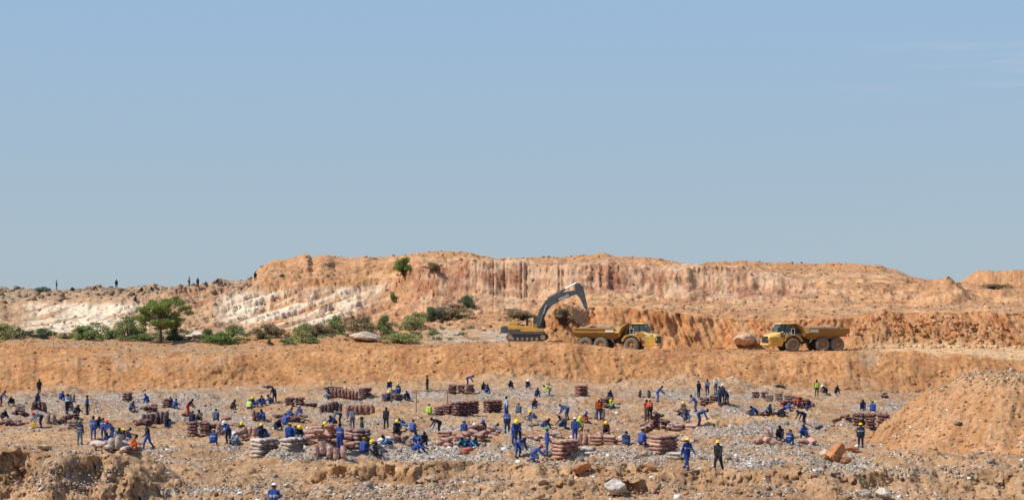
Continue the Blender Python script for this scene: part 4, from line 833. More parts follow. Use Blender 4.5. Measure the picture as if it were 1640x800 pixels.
PZ = {'stand': fk(thigh=(3, -3), shin=(1, -6), arm=(4, 8), fore=(12, 20)),
 'hands': fk(lean=6, neckp=14, thigh=(4, -2), shin=(0, -6), arm=(25, 25), fore=(75, 70)),
 'walk': fk(lean=5, thigh=(26, -18), shin=(10, -38), arm=(-24, 24), fore=(12, 22)),
 'bend': fk(lean=68, neckp=8, thigh=(12, 18), shin=(-14, -12), arm=(20, 12), fore=(18, 12)),
 'stoop': fk(lean=36, neckp=12, thigh=(16, 8), shin=(-12, -16), arm=(24, 30), fore=(28, 24)),
 'sit': fk(lean=22, neckp=20, thigh=(132, 138), shin=(-4, 10), arm=(34, 28), fore=(52, 58), pel=.14, lsp=16),
 'sitlow': fk(lean=48, neckp=16, thigh=(124, 112), shin=(22, 40), arm=(44, 36), fore=(34, 40), pel=.14, lsp=24),
 'squat': fk(lean=36, neckp=12, thigh=(124, 118), shin=(-30, -26), arm=(36, 42), fore=(36, 30), pel=.3, lsp=18),
 'kneel': fk(lean=52, neckp=0, thigh=(60, 20), shin=(-84, -88), arm=(30, 40), fore=(20, 12), pel=.4, lsp=12)}
BODY = {k: grow(v) for k, v in PZ.items()}
def shell(kind):
    bm = bmesh.new(); n = 20
    if kind == 'helmet': prof = [(0, .142), (.05, .137), (.09, .118), (.118, .085), (.130, .045), (.134, .02), (.165, .012), (.168, .004), (.128, .0)]; ys = 1.14
    else: prof = [(0, .122), (.05, .117), (.085, .095), (.108, .055), (.112, .01), (.098, -.035), (.07, -.05)]; ys = 1.08
    top = bm.verts.new((0, 0, prof[0][1])); rings = []
    for r_, z in prof[1:]: rings.append([bm.verts.new((r_*math.cos(6.2832*k/n), r_*ys*math.sin(6.2832*k/n)*(1.12 if (kind == 'helmet' and z < .015 and math.sin(6.2832*k/n) < 0) else 1)+.012, z)) for k in range(n)])
    for k in range(n): bm.faces.new((top, rings[0][k], rings[0][(k+1) % n]))
    for a, b in zip(rings[:-1], rings[1:]):
        for k in range(n): bm.faces.new((a[k], b[k], b[(k+1) % n], a[(k+1) % n]))
    if kind == 'helmet':
        for k in range(1): pass
    bmesh.ops.recalc_face_normals(bm, faces=bm.faces); me = bpy.data.meshes.new(kind); bm.to_mesh(me); bm.free(); me.materials.append(None)
    for p_ in me.polygons: p_.use_smooth = True
    return me
HELM = shell('helmet'); HAIR = shell('hair')
def cloth(n, c, v=.22, r=.85):
    m = mat(n, c, r, 0, v, 5, .25); N = m.node_tree.nodes; L = m.node_tree.links; p = N['Principled BSDF']; src = p.inputs['Base Color'].links[0].from_socket
    oi = N.new('ShaderNodeObjectInfo'); hs_ = N.new('ShaderNodeHueSaturation')      # every garment faded a little differently
    for i_, (a_, b_) in enumerate((('Saturation', (1.04, .86)), ('Value', (.7, 1.15)))):
        mr2 = N.new('ShaderNodeMapRange'); mr2.inputs[3].default_value, mr2.inputs[4].default_value = b_; L.new(oi.outputs['Random'], mr2.inputs[0]); L.new(mr2.outputs[0], hs_.inputs[a_])
    L.new(src, hs_.inputs['Color']); L.new(hs_.outputs[0], p.inputs['Base Color']); return m
CL = {'B': cloth('royal_blue', (.020, .062, .27)), 'b': cloth('mid_blue', (.022, .052, .165)), 'N': cloth('navy', (.014, .02, .055)), 'K': cloth('black_cloth', (.018, .017, .02)),
 'G': cloth('grey_blue', (.10, .14, .20)), 'L': cloth('pale_blue', (.30, .40, .52)), 'W': cloth('off_white', (.62, .60, .56)), 'Y': cloth('hi_vis', (.42, .60, .06), .1), 'O': cloth('orange_cloth', (.62, .11, .02), .1),
 'R': cloth('red_cloth', (.50, .035, .02), .15), 'M': cloth('maroon_cloth', (.13, .045, .04)), 'T': cloth('tan_cloth', (.30, .22, .14)), 'D': cloth('dark_green', (.02, .065, .045)), 'C': cloth('cyan_cloth', (.03, .20, .33)), 'S': cloth('steel_grey', (.13, .13, .14))}
CL['V'] = CL['Y']
SKIN = mat('skin', (.085, .045, .028), .55, 0, .15, 8); BOOT = cloth('boot', (.015, .013, .012), .2, .6); LIP = mat('lip', (.11, .04, .035), .5, 0, .1, 4)
BAND = mat('reflective_band', (.55, .58, .56), .45, 0, .1, 4)
HM = {'y': mat('yellow_helmet', (.85, .60, .02), .35, 0, .05, 4), 'w': mat('white_helmet', (.80, .78, .74), .35, 0, .05, 4), 'o': mat('orange_helmet', (.80, .25, .03), .35, 0, .05, 4), 'r': mat('red_helmet', (.60, .05, .03), .4, 0, .05, 4),
 'b': mat('blue_helmet', (.04, .10, .35), .4, 0, .05, 4), 'g': mat('green_helmet', (.03, .30, .09), .4, 0, .05, 4), '-': mat('hair_black', (.012, .010, .009), .9, 0, .2, 9)}
def obj_link(name, me, parent, mats, M=None):
    o = bpy.data.objects.new(name, me); COL.objects.link(o)
    if parent: o.parent = parent
    if M is not None: o.matrix_local = M
    for k, m in enumerate(mats): o.material_slots[k].link = 'OBJECT'; o.material_slots[k].material = m
    return o
PEOPLE = []; HS = Matrix.Scale(.93, 4)
def person(c, cx, cy, pose, face, outfit, hat, label, lift=0, s=1.0, dmin=94, tilt=0, loc=None):
    """face: degrees, 0 = towards the camera, 90 = towards the right of the photo"""
    px, py = crop(c, cx, cy); P = loc or at(px, py, dmin); e, vm, M = BODY[pose]
    jk, tr = CL[outfit[0]], CL[outfit[1]]; band = BAND if 'x' in outfit else None
    o = obj_link('person', e, None, [SKIN, jk, tr, BOOT, BAND if band else jk, LIP])
    o.location = P+Vector((0, 0, lift-.02)); o.rotation_euler = (math.radians(tilt), 0, math.radians(face)); o.scale = (s, s, s); o['px_height'] = 1
    del o['px_height']; tag(o, label, 'person', GRP)
    if hat == '-': obj_link('hair', HAIR, o, [HM['-']], M)
    else: obj_link('helmet', HELM, o, [HM[hat]], M @ HS)
    if 'V' in outfit or 'Q' in outfit:
        v = obj_link('safety_vest', vm, o, [CL['Y'] if 'V' in outfit else CL['O']])
    return o
GRP = 'workers spread over the pit floor'
PP = [
(1,335,222,'walk',25,'KK','-','dark clothed figure walking alone along the track below the bank at far left'),
(1,517,274,'sit',150,'BB','y','yellow helmeted blue worker sitting left of the leaning upright sacks at far left'),
(1,572,390,'hands',60,'LK','-','tall figure in pale blue top and long black trousers standing over the navy crouching pair'),
(1,318,296,'sit',20,'bb','-','bareheaded worker in blue sitting behind three upright sacks at far left'),
(1,107,308,'sitlow',0,'KN','-','small dark figure sitting low among grey stones, far left back row'),
(1,745,392,'stand',-70,'bN','-','standing worker in blue holding the bicycle upright at left'),
(1,640,398,'squat',50,'NN','-','navy clad worker crouching between the tall black trousered figure and the bicycle',),
(1,615,360,'sit',-30,'NG','-','navy worker with pale stripes sitting just behind the crouching one left of the bicycle'),
(1,1265,292,'sit',-110,'BB','-','bareheaded worker in bright blue sitting turned left, back row above the maroon sack row'),
(1,1115,378,'sit',60,'bN','-','blue clad worker sitting beside scattered grey slabs, left of the fallen sack heap'),
(2,95,342,'sit',140,'Bb','-','bright blue figure bent beside the seated black figure, at the leaning sacks left of centre'),
(2,62,328,'sit',30,'KK','-','figure in black sitting against the leaning sacks left of centre'),
(1,20,434,'sitlow',40,'NM','-','navy figure with maroon trousers sitting by sacks at the left edge'),
(1,6,322,'stoop',80,'GM','-','person in faded purple cut by the left edge of the picture',),
(1,355,505,'bend',-60,'GN','r','grey clad person with red cap bending over a sack at far left'),
(1,682,648,'stand',165,'NGx','g','worker in navy jacket and faded blue trousers, leftmost of the standing group at lower left'),
(1,797,606,'stand',180,'BBx','-','bright blue worker with pale back band, second of the standing group at lower left'),
(1,886,610,'stoop',200,'bBx','-','stooping worker in blue with dark cap, third of the standing group at lower left'),
(1,962,618,'stoop',-60,'BBx','r','red helmeted blue worker leaning left at the right of the lower left group'),
(1,1003,612,'squat',30,'GG','-','faded grey blue figure crouching just right of the red helmeted worker'),
(1,930,664,'sit',-20,'bB','-','blue figure sitting low at the feet of the red helmeted worker'),
(1,855,694,'sitlow',10,'KK','-','black clad figure sitting among the sacks in front of the lower left group'),
(1,858,506,'squat',0,'KN','-','dark figure seen behind the gap in the lower left standing group'),
(1,1105,607,'sitlow',-50,'Mb','y','worker in dark maroon coat and yellow helmet sitting humped, right of the lower left group'),
(1,1046,590,'sitlow',100,'GG','-','small faded blue figure sitting just left of the maroon coated worker'),
(1,1118,696,'sit',100,'OO','-','small figure in vivid orange sitting on the track at lower left',0,.85),
(1,1262,696,'walk',-60,'KB','-','bareheaded worker in black jacket and blue trousers striding left, right of the orange figure'),
(1,1432,503,'sit',10,'Nb','-','navy worker sitting alone right of the fallen maroon sack heap'),
(2,215,412,'stoop',80,'NR','-','figure in navy top and red trousers bent over sacks, left of the long maroon wall'),
(2,590,354,'sit',80,'KK','-','black clad figure sitting turned right, alone on bare ground behind the long maroon wall'),
(2,738,350,'sit',170,'VBV','y','worker sitting in yellow green vest, back row, left of the bright blue bent figure'),
(2,762,326,'sit',20,'BB','y','blue worker with yellow white helmet sitting just behind the green vested one, back row'),
(2,796,326,'sitlow',60,'bb','-','low blue figure sitting right of the green vested worker, back row'),
(2,875,318,'sit',-100,'BB','-','figure wrapped in bright blue bent to the left, alone in the back row'),
(2,960,292,'stoop',-20,'NN','-','slim navy figure standing bent behind the small square sack stack, back row'),
(2,938,302,'squat',-60,'GB','-','pale blue figure crouching at the feet of the slim navy one, back row'),
(2,246,470,'sit',170,'NN','-','navy figure sitting behind the left end of the long maroon wall',.1),
(2,318,472,'sit',0,'TK','-','worker in brown shirt sitting behind the long maroon wall',.2),
(2,452,476,'sit',180,'GG','-','worker in faded teal, back turned, sitting behind the middle of the long maroon wall',.25),
(2,865,448,'sit',-30,'Bb','-','blue worker sitting beside two upright sacks, above the five row grey stack'),
(2,1062,425,'squat',120,'bB','-','blue worker bending over low sacks, behind the bright blue seated one, centre left'),
(2,1040,482,'sit',160,'BB','-','bareheaded worker in bright blue sitting back turned, centre left'),
(2,1183,412,'sit',-140,'bB','w','white helmeted blue worker sitting alone on sacks, centre left'),
(2,978,518,'sitlow',20,'NN','-','dark navy figure sitting low beside a brown sack, above the five row grey stack'),
(2,432,648,'sit',180,'BBx','w','white helmeted bright blue worker sitting back turned before the long maroon wall'),
(2,568,642,'stoop',-40,'BN','w','white helmeted worker standing stooped at the right end of the long maroon wall'),
(2,650,652,'sit',-60,'LG','w','white helmeted worker in pale blue sitting left of the upright sacks near the grey stack'),
(2,676,566,'sit',10,'DN','y','worker in dark green with yellow helmet sitting behind upright pink sacks'),
(2,826,572,'sit',40,'Nb','y','navy worker with yellow helmet sitting directly behind the five row grey stack'),
(2,868,604,'squat',-10,'Nb','-','bareheaded navy worker behind the five row grey stack, between two helmets'),
(2,896,600,'sitlow',-30,'bB','w','white helmeted blue worker bowed behind the right part of the grey stack'),
(2,1078,604,'sit',175,'BB','y','worker in bright blue with yellow helmet, left of the pair behind the leaning grey sacks'),
(2,1112,598,'sit',150,'bb','y','blue worker with yellow helmet, middle of the three behind the leaning grey sacks'),
(2,1148,606,'squat',30,'NN','y','navy worker with yellow helmet, right of the three behind the leaning grey sacks'),
(2,1395,560,'squat',0,'NVV','y','worker with yellow helmet and green vest crouching behind the pink sack heap'),
(2,1416,252,'sit',10,'NG','-','navy bareheaded worker sitting at the left end of the far pink upright row'),
(2,1385,254,'sitlow',60,'LL','-','pale blue clad small figure sitting left of the navy one, far row'),
(2,1478,488,'sitlow',-40,'bN','-','blue figure sitting low right of the green vested one, behind the pink heap'),
(2,1182,660,'sit',-40,'GN','-','teal and navy figure sitting among rubble right of the leaning grey sacks'),
(3,555,215,'sit',0,'Nb','y','navy worker with yellow helmet sitting high on the dark sack pile, back row centre',.35),
(3,628,268,'stand',160,'bBx','y','blue worker with yellow helmet standing right of the dark sack pile, back row centre'),
(3,540,270,'sit',20,'BN','y','blue worker with yellow helmet sitting in front of the dark sack pile, back row centre'),
(3,720,266,'sit',-50,'Bb','-','blue worker sitting right of the standing yellow helmet, back row centre'),
(3,683,260,'sitlow',30,'KN','-','dark low figure between the standing yellow helmet and the seated blue one, back row centre'),
(3,876,208,'stand',-70,'KD','-','slim figure in black standing alone beside the pole frame, facing left'),
(3,1215,168,'bend',90,'BB','-','worker in bright blue bent flat over the far maroon stack right of the pole frame',.25),
(3,1272,208,'sitlow',-60,'NN','-','dark navy figure sitting at the right end of the far maroon stack'),
(3,1358,188,'sit',0,'DN','-','dark green clad figure sitting behind a blue one, back row right of the maroon stack'),
(3,1380,212,'sit',30,'Bb','-','blue worker sitting in front of the dark green one, back row'),
(3,890,392,'sit',180,'VVV','-','yellow green vested worker sitting at the left end of the big stepped stack'),
(3,138,482,'bend',-80,'GN','-','grey blue clad worker bent far left over a pale bag, centre left'),
(3,237,540,'stoop',-160,'GS','-','grey clad worker stooping on top of the dark block of sacks',.25),
(3,130,706,'stand',150,'BBx','-','blue worker standing in front of the dark block of sacks beside the pink heap'),
(3,316,642,'stand',-80,'DD','-','worker all in dark green standing at the right end of the dark block of sacks'),
(3,525,512,'stand',-20,'KK','-','figure in long black clothes standing alone at the middle of the pit floor'),
(3,603,548,'sit',30,'NN','y','navy worker with yellow helmet sitting upright behind the white bag, centre'),
(3,636,580,'sitlow',-20,'KM','-','dark figure bowed over the leaning sacks right of the yellow helmeted navy worker'),
(3,742,545,'sit',160,'BB','-','broad bareheaded worker in bright blue, back turned, centre of the pit'),
(3,700,528,'sitlow',-90,'BL','-','small blue figure touching the left shoulder of the broad bright blue worker'),
(3,798,652,'sit',-30,'BBx','-','blue worker sitting bent, upper left of the bright blue bowed pair at centre'),
(3,836,652,'squat',20,'NN','-','navy worker crouching right behind the blue bent one at centre'),
(3,765,718,'sitlow',70,'BB','-','worker in vivid blue bowed low to the right, nearest of the centre group'),
(3,562,668,'sitlow',-60,'LB','-','pale blue clad worker sitting low beside the white bag, centre'),
(3,322,738,'sit',165,'BB','y','worker in vivid blue with yellow helmet sitting back turned, front centre left'),
(3,452,738,'squat',-50,'Nb','y','navy worker with yellow helmet crouching right of the vivid blue one, front centre left'),
(3,415,746,'sitlow',20,'SS','-','dark grey figure sitting low between the two front yellow helmets'),
(3,985,556,'bend',-70,'NN','-','navy worker standing bent left above three stacked pink sacks'),
(3,1190,562,'sit',180,'BB','b','bright blue hooded worker sitting behind the pink sack heap right of centre'),
(3,1340,552,'sit',20,'Nb','b','navy worker with blue cap sitting behind the pink sack heap right of centre'),
(3,1415,562,'sitlow',90,'CC','-','worker in light cyan bent behind the pink sack heap'),
(3,1280,556,'sitlow',0,'KK','w','dark figure with white cap, between the hooded and the blue capped workers'),
(3,1200,628,'sit',10,'BB','-','bright blue worker sitting in the front face of the pink sack heap'),
(3,1197,684,'sitlow',-20,'CN','-','teal clad worker sitting low in front of the pink sack heap, left one'),
(3,1246,684,'sitlow',40,'CB','-','teal clad worker sitting low in front of the pink sack heap, right one'),
(4,212,168,'squat',-20,'Nb','-','navy worker crouching in the far rubble right of the stepped stacks'),
(4,342,168,'sit',20,'Nb','w','white helmeted navy worker sitting close under the bank, far row'),
(4,420,242,'sit',30,'bN','-','blue worker sitting left of the bending green vested one, far row'),
(4,540,240,'bend',-80,'VGV','-','worker in yellow green vest bending left over pale gravel, far row'),
(4,415,338,'sit',-20,'Nb','r','navy worker with reddish cap sitting alone, below the bending green vested one'),
(4,270,394,'sit',180,'GG','-','worker in faded grey blue sitting back turned, alone on the bare floor'),
(4,165,425,'stand',-60,'Lb','-','worker in pale blue standing behind the tall blue one, right of centre'),
(4,172,548,'stand',180,'BNx','-','tall worker in blue standing back turned on the bare floor, right of centre'),
(4,413,446,'sitlow',-60,'GB','y','yellow helmeted blue worker bowed over a pale sack'),
(4,474,518,'sitlow',60,'Nb','-','blue clad figure half lying below the yellow helmeted bowed worker'),
(4,688,442,'bend',-120,'bb','-','bareheaded blue worker bending left, behind the white helmeted walker'),
(4,664,518,'kneel',-50,'Gb','-','grey blue figure crouching low left of the white helmeted walker'),
(4,750,612,'walk',180,'BB','w','white helmeted worker in blue with red collar walking away from the camera'),
(4,820,466,'sit',60,'MR','b','figure in maroon and red with navy cap sitting right of the white helmeted walker'),
(4,800,528,'sit',-10,'VNV','y','small worker in green vest and yellow helmet behind the white helmeted walker'),
(4,955,440,'stand',180,'NbQ','o','worker in orange vest and orange helmet standing back turned between two grey sacks'),
(4,1080,347,'sit',-60,'VBV','y','worker in yellow vest, blue trousers and yellow helmet sitting right of the small dark stack'),
(4,1040,300,'sit',30,'NN','-','navy figure sitting on the small dark stack behind the orange helmeted worker',.45),
(4,1352,442,'hands',60,'RT','-','worker in red jacket and tan trousers, left of the standing red and orange pair'),
(4,1390,436,'stand',180,'OK','o','worker in orange jacket and helmet, right of the standing red and orange pair'),
(4,1455,284,'stoop',80,'BB','-','worker in vivid blue leaning right over a brown sack, back row right of centre'),
(4,1010,556,'sit',10,'MN','y','yellow helmeted worker in dark maroon sitting behind the low pink wall'),
(4,1190,656,'sit',180,'Nb','-','navy worker sitting back turned, right of the low pink wall'),
(4,1310,656,'sit',150,'BB','-','bright blue worker sitting left of the rounded five row stack'),
(4,232,650,'stoop',20,'BB','y','yellow helmeted blue worker, left of two stooping just left of the green helmet'),
(4,270,652,'stoop',-20,'NN','y','yellow helmeted navy worker, right of two stooping just left of the green helmet'),
(4,260,768,'bend',40,'BBx','-','worker in vivid blue bending forward nearest the camera, left of the green helmet'),
(4,385,796,'kneel',90,'BB','r','vivid blue worker with red cap crawling to the right on white gravel'),
(4,512,742,'stand',80,'BB','g','green helmeted blue worker standing at the left side of the five layer pink stack'),
(4,1440,612,'squat',0,'MM','-','dark brown bundled figure crouching on top of the rounded five row stack',.75),
(5,372,218,'stand',30,'NN','-','navy bareheaded worker standing, leftmost of the back row cluster at right'),
(5,437,198,'stand',-20,'GN','-','faded blue clad bareheaded worker standing tallest in the back row cluster at right'),
(5,500,195,'stand',20,'WS','y','worker in off white top with yellow helmet standing in the back row cluster at right'),
(5,550,272,'stand',0,'bbx','w','white helmeted worker in blue standing at the centre of the back row cluster at right'),
(5,587,276,'stoop',-50,'NN','-','navy worker stooping at the right end of the back row cluster at right'),
(5,528,276,'stand',40,'Gb','-','teal blue worker standing directly right of the four row striped stack'),
(5,352,322,'stoop',-90,'Bb','-','blue worker leaning left, just below the back row cluster at right'),
(5,250,322,'sit',10,'TS','y','worker in dull brown with yellow hat sitting left of the left leaning blue one'),
(5,370,432,'bend',80,'Bb','-','bareheaded worker in vivid blue standing bent to the right on the sand, right of centre'),
(5,268,404,'sit',20,'bG','-','blue worker sitting behind the two layer pink sacks'),
(5,1020,325,'sitlow',90,'BB','-','worker under a bright blue hood bowed low, far right middle row'),
(5,815,352,'sitlow',-80,'bB','-','blue clad figure lying low, left end of the far right middle row'),
(5,890,356,'squat',20,'GK','-','teal and black figure crouching in the far right middle row'),
(5,968,360,'sitlow',60,'NN','-','navy figure sitting low between the teal and the blue hooded one'),
(5,1186,312,'sit',30,'Nb','-','navy worker sitting at the right end of the red and dark sack pile'),
(5,1130,300,'squat',0,'RG','-','red topped figure crouching on the red and dark sack pile'),
(5,1172,424,'bend',-70,'Nb','-','worker in dark blue standing bent to the left, alone at right'),
(5,990,532,'sit',-20,'KN','-','black and navy worker sitting, left of the pair below the grey mound at right'),
(5,1050,568,'sit',150,'bBx','-','blue worker with pale bands sitting, right of the pair below the grey mound at right'),
(5,1175,518,'sit',-30,'BB','-','blue worker sitting alone with legs stretched left, at right'),
(5,283,770,'walk',35,'BBx','y','tall worker in bright blue with yellow helmet walking in the right foreground'),
(5,520,768,'walk',-25,'KK','y','worker in black jacket and dark trousers with yellow helmet walking in the right foreground'),
(5,1262,207,'stand',180,'KDV','-','worker in yellow green vest and dark trousers standing under the bank at right'),
(6,85,188,'kneel',-60,'NN','w','navy figure bowed with white cap, just right of the standing green vested worker'),
(6,140,182,'sit',30,'NN','-','navy worker sitting upright, second right of the standing green vested worker'),
(6,298,275,'sit',-10,'Nb','-','navy worker sitting behind the right hand maroon wall, left of two'),
(6,357,288,'sit',175,'BB','-','bright blue worker sitting back turned behind the right hand maroon wall'),
(6,285,503,'stand',170,'NNx','y','navy worker with yellow helmet standing alone at the foot of the right heap'),
]
for a in PP: person(*a)
# foreground worker in the hollow at the bottom edge, cut by the frame
Dw = 90.0; Xw = (438-820)*Dw/F; fg = person(9, 0, 0, 'hands', 172, 'BBx', 'w', 'white helmeted worker in blue at the bottom edge, back turned, beside a thin rod', loc=Vector((Xw, Dw, float(ground_z(Xw, Dw)))))
GRP = 'figures on the left skyline'
for a in [(0,353,132,'stand',90,'GK','-','slim dark figure standing on the left skyline beside the low scrub'), (0,728,124,'stand',20,'KK','-','dark figure standing alone on the skyline above the umbrella tree, left of it'),
 (0,880,148,'squat',40,'KK','-','dark hunched figure on the skyline directly above the left of the tree crown'), (0,840,204,'sit',90,'KN','-','dark figure sitting below the skyline just left of the tree crown top'),
 (0,1183,108,'walk',30,'WK','-','white shirted figure walking on the skyline right of the tree'), (0,1237,128,'stand',0,'bN','-','blue shirted figure standing on the skyline right of the white shirted one'),
 (0,1290,118,'squat',0,'GG','-','grey figure crouching on the skyline, third right of the tree'), (0,1350,94,'sitlow',40,'KM','-','dark low figure sitting on the skyline where the hill begins to rise'),
 (0,1597,78,'stand',0,'NK','-','dark figure standing at the foot of the orange spoil on the skyline'), (0,455,142,'sitlow',0,'KK','-','small dark figure sitting on the skyline between the first and second standing figures'),
 (0,585,138,'sitlow',60,'MK','-','maroon clad figure sitting on the skyline beside dark rocks'), (0,960,142,'sitlow',-40,'KS','-','dark figure sitting on the skyline above the middle of the tree crown')]:
    person(*a, dmin=330)
# ------------------------------------------------------------------ sacks
def sack_mesh(v):
    r = np.random.default_rng(900+v); n, m_ = 18, 12; V = []; 
    for i in range(n+1):
        t = -1+2*i/n; w_ = (1-abs(t)**5.0)**.45 if abs(t) < 1 else 0
        w_ = max(w_, .18); 
        if abs(t) > .97: w_ = .52 if i in (0, n) else .40
        for k in range(m_):
            a = 6.28318*k/m_; c, s = math.cos(a), math.sin(a); se = lambda q_, e: math.copysign(abs(q_)**e, q_)
            yy = .27*w_*se(c, .85)*(1.1 if i in (0, n) else 1); zz = .125*(w_ if 0 < i < n else .12)*se(s, .95)
            V.append((t*.5+0, yy, zz))
    V = np.array(V); V[:, 2] += .05*fbm(V[:, 0]*4+v, V[:, 1]*5, 2, 30+v)*np.sign(V[:, 2]+1e-6)+.035*np.sin(V[:, 0]*2.6+v)*(v % 2)
    V[:, 1] += .05*fbm(V[:, 0]*4, V[:, 2]*4+v, 2, 60+v)
    Q = []
    for i in range(n):
        for k in range(m_): k2 = (k+1) % m_; Q.append((i*m_+k, i*m_+k2, (i+1)*m_+k2, (i+1)*m_+k))
    e0 = len(V); V = np.vstack([V, V[:m_].mean(0), V[-m_:].mean(0)])
    F3 = [(e0, (k+1) % m_, k) for k in range(m_)]+[(e0+1, n*m_+k, n*m_+(k+1) % m_) for k in range(m_)]
    me = bpy.data.meshes.new('sack'); me.from_pydata(V.tolist(), [], Q+F3)
    for p_ in me.polygons: p_.use_smooth = True
    return me
SV = [sack_mesh(v) for v in range(5)]
for m_ in SV: m_.materials.append(None)
def sackmat(n, c, c2):
    m, t, p_ = newmat(n); N = t.nodes; L = t.links; tc = N.new('ShaderNodeTexCoord'); oi = N.new('ShaderNodeObjectInfo')
    nz = N.new('ShaderNodeTexNoise'); nz.inputs['Scale'].default_value = 5; nz.inputs['Detail'].default_value = 6; ad = N.new('ShaderNodeVectorMath')
    L.new(tc.outputs['Object'], ad.inputs[0]); L.new(oi.outputs['Random'], ad.inputs[1]); L.new(ad.outputs[0], nz.inputs['Vector'])
    cr = N.new('ShaderNodeValToRGB'); cr.color_ramp.elements[0].position = .26; cr.color_ramp.elements[1].position = .52; cr.color_ramp.elements[0].color = (*c2, 1); cr.color_ramp.elements[1].color = (*c, 1)
    sp = N.new('ShaderNodeSeparateXYZ'); L.new(tc.outputs['Object'], sp.inputs[0]); ab = N.new('ShaderNodeMath'); ab.operation = 'ABSOLUTE'; L.new(sp.outputs[0], ab.inputs[0])
    me_ = N.new('ShaderNodeMapRange'); me_.inputs[1].default_value = .33; me_.inputs[2].default_value = .46; me_.inputs[4].default_value = .22; L.new(ab.outputs[0], me_.inputs[0])
    sb_ = N.new('ShaderNodeMath'); sb_.operation = 'SUBTRACT'; L.new(nz.outputs['Fac'], sb_.inputs[0]); L.new(me_.outputs[0], sb_.inputs[1])      # ends darkened in the colour: dark mesh plus the stacks' shaded faces
    L.new(sb_.outputs[0], cr.inputs[0]); hs = N.new('ShaderNodeHueSaturation'); mr = N.new('ShaderNodeMapRange'); mr.inputs[3].default_value = .75; mr.inputs[4].default_value = 1.2
    L.new(oi.outputs['Random'], mr.inputs[0]); L.new(mr.outputs[0], hs.inputs['Value']); L.new(cr.outputs[0], hs.inputs['Color']); L.new(hs.outputs[0], p_.inputs['Base Color'])
    wv = N.new('ShaderNodeTexWave'); wv.inputs['Scale'].default_value = 30; L.new(tc.outputs['Object'], wv.inputs['Vector']); b = N.new('ShaderNodeBump'); b.inputs['Strength'].default_value = .4; b.inputs['Distance'].default_value = .01
    L.new(wv.outputs['Fac'], b.inputs['Height']); L.new(b.outputs['Normal'], p_.inputs['Normal']); p_.inputs['Roughness'].default_value = .85; return m
SM = {'maroon': sackmat('maroon_weave', (.52, .34, .28), (.11, .04, .036)), 'grey': sackmat('grey_weave', (.54, .45, .37), (.22, .15, .12)), 'pink': sackmat('pink_weave', (.50, .29, .21), (.25, .105, .08)),
      'red': sackmat('red_weave', (.42, .13, .09), (.26, .05, .04)), 'dark': sackmat('dark_weave', (.30, .19, .165), (.09, .05, .05)), 'white': sackmat('white_weave', (.72, .70, .66), (.55, .52, .48))}
SACKS = []   # (location, rotation matrix, variant, colour, label, group, size)
ORD = ['bottom', 'second', 'third', 'fourth', 'fifth', 'sixth']; ORC = ['first', 'second', 'third', 'fourth', 'fifth', 'sixth', 'seventh', 'eighth', 'ninth', 'tenth']
GX_ = {}
def put(pos, eul, col, label, group): SACKS.append((pos, eul, random.randrange(5), col, label, group))
CW = {'maroon': 'maroon', 'grey': 'grey', 'pink': 'pinkish', 'red': 'red', 'dark': 'brown', 'white': 'white'}
def stack(c, cx, cy, na, nb, nr, yaw, col, desc, side='shaded right end'):
    """a square built stack: na sacks along the front, nb deep, nr high (or one height per front column)"""
    px, py = crop(c, cx, cy); P = at(px, py); a = math.radians(yaw); ax = Vector((math.cos(a), -math.sin(a), 0)); ay = Vector((math.sin(a), math.cos(a), 0))
    W_, B_, H_ = .98, .49, .235; nrs = nr if isinstance(nr, (list, tuple)) else [nr]*na
    for i in range(na):
        for k in range(nrs[i]):
            for j in range(nb):
                nxt = nrs[i+1] if i+1 < na else 0
                if not (j == 0 or k >= nrs[i]-1 or k >= nxt or i == 0): continue
                p = P+ax*((i-(na-1)/2)*W_+random.uniform(-.03, .03)+(.06 if k % 2 else -.02))+ay*(j*B_+.25+random.uniform(-.03, .03))+Vector((0, 0, .10+k*H_-.02*k*0))
                e = Euler((random.uniform(-.05, .05), random.uniform(-.05, .05), -a+random.uniform(-.07, .07)))
                lab = '%s sack, %s layer, %s%s, %s' % (CW[col], 'top' if k == nrs[i]-1 else ORD[k], ('%s column, ' % ORC[i]) if na > 1 else '', 'front' if j == 0 else ORC[j]+' row', desc)
                put(p, e, col, lab, 'sacks of the '+desc)
def heap(c, cx, cy, n, w_, d_, h_, col, desc, mixcol=None, flat=True):
    n = int(n*1.25+.5)
    px, py = crop(c, cx, cy); P = at(px, py)
    for q_ in range(n):
        f = q_/max(1, n-1); X = P.x+random.uniform(-.5, .5)*w_*(1-f*.35); Y = P.y+.3+random.uniform(0, 1)*d_; z = float(ground_z(X, Y))
        lay = .10+h_*f*(1-abs(X-P.x)/(w_*.6+.01))**.7 if abs(X-P.x) < w_*.6 else .1
        e = Euler((random.uniform(-.25, .25), random.uniform(-.35, .35), random.uniform(-1.5, 1.5)))
        put(Vector((X, Y, max(z, P.z-.1)+lay)), e, (mixcol if mixcol and random.random() < .3 else col), '@'+desc, 'loose sacks of the '+desc)
def upright(c, cx, cy, n, dx, col, desc, rows=2):
    dx *= .88; rows = 1 if n < 3 else rows
    px, py = crop(c, cx, cy); P = at(px, py)
    for r_ in range(rows):
        for q_ in range(n):
            X = P.x+(q_-(n-1)/2)*dx+random.uniform(-.04, .04); Y = P.y+r_*.45+random.uniform(-.1, .1)
            put(Vector((X, Y, float(ground_z(X, Y))+.40)), Euler((random.uniform(-.12, .12), math.pi/2+random.uniform(-.12, .12), random.uniform(-.5, .5)), 'XYZ'), col,
                '#'+desc, 'upright sacks of the '+desc)
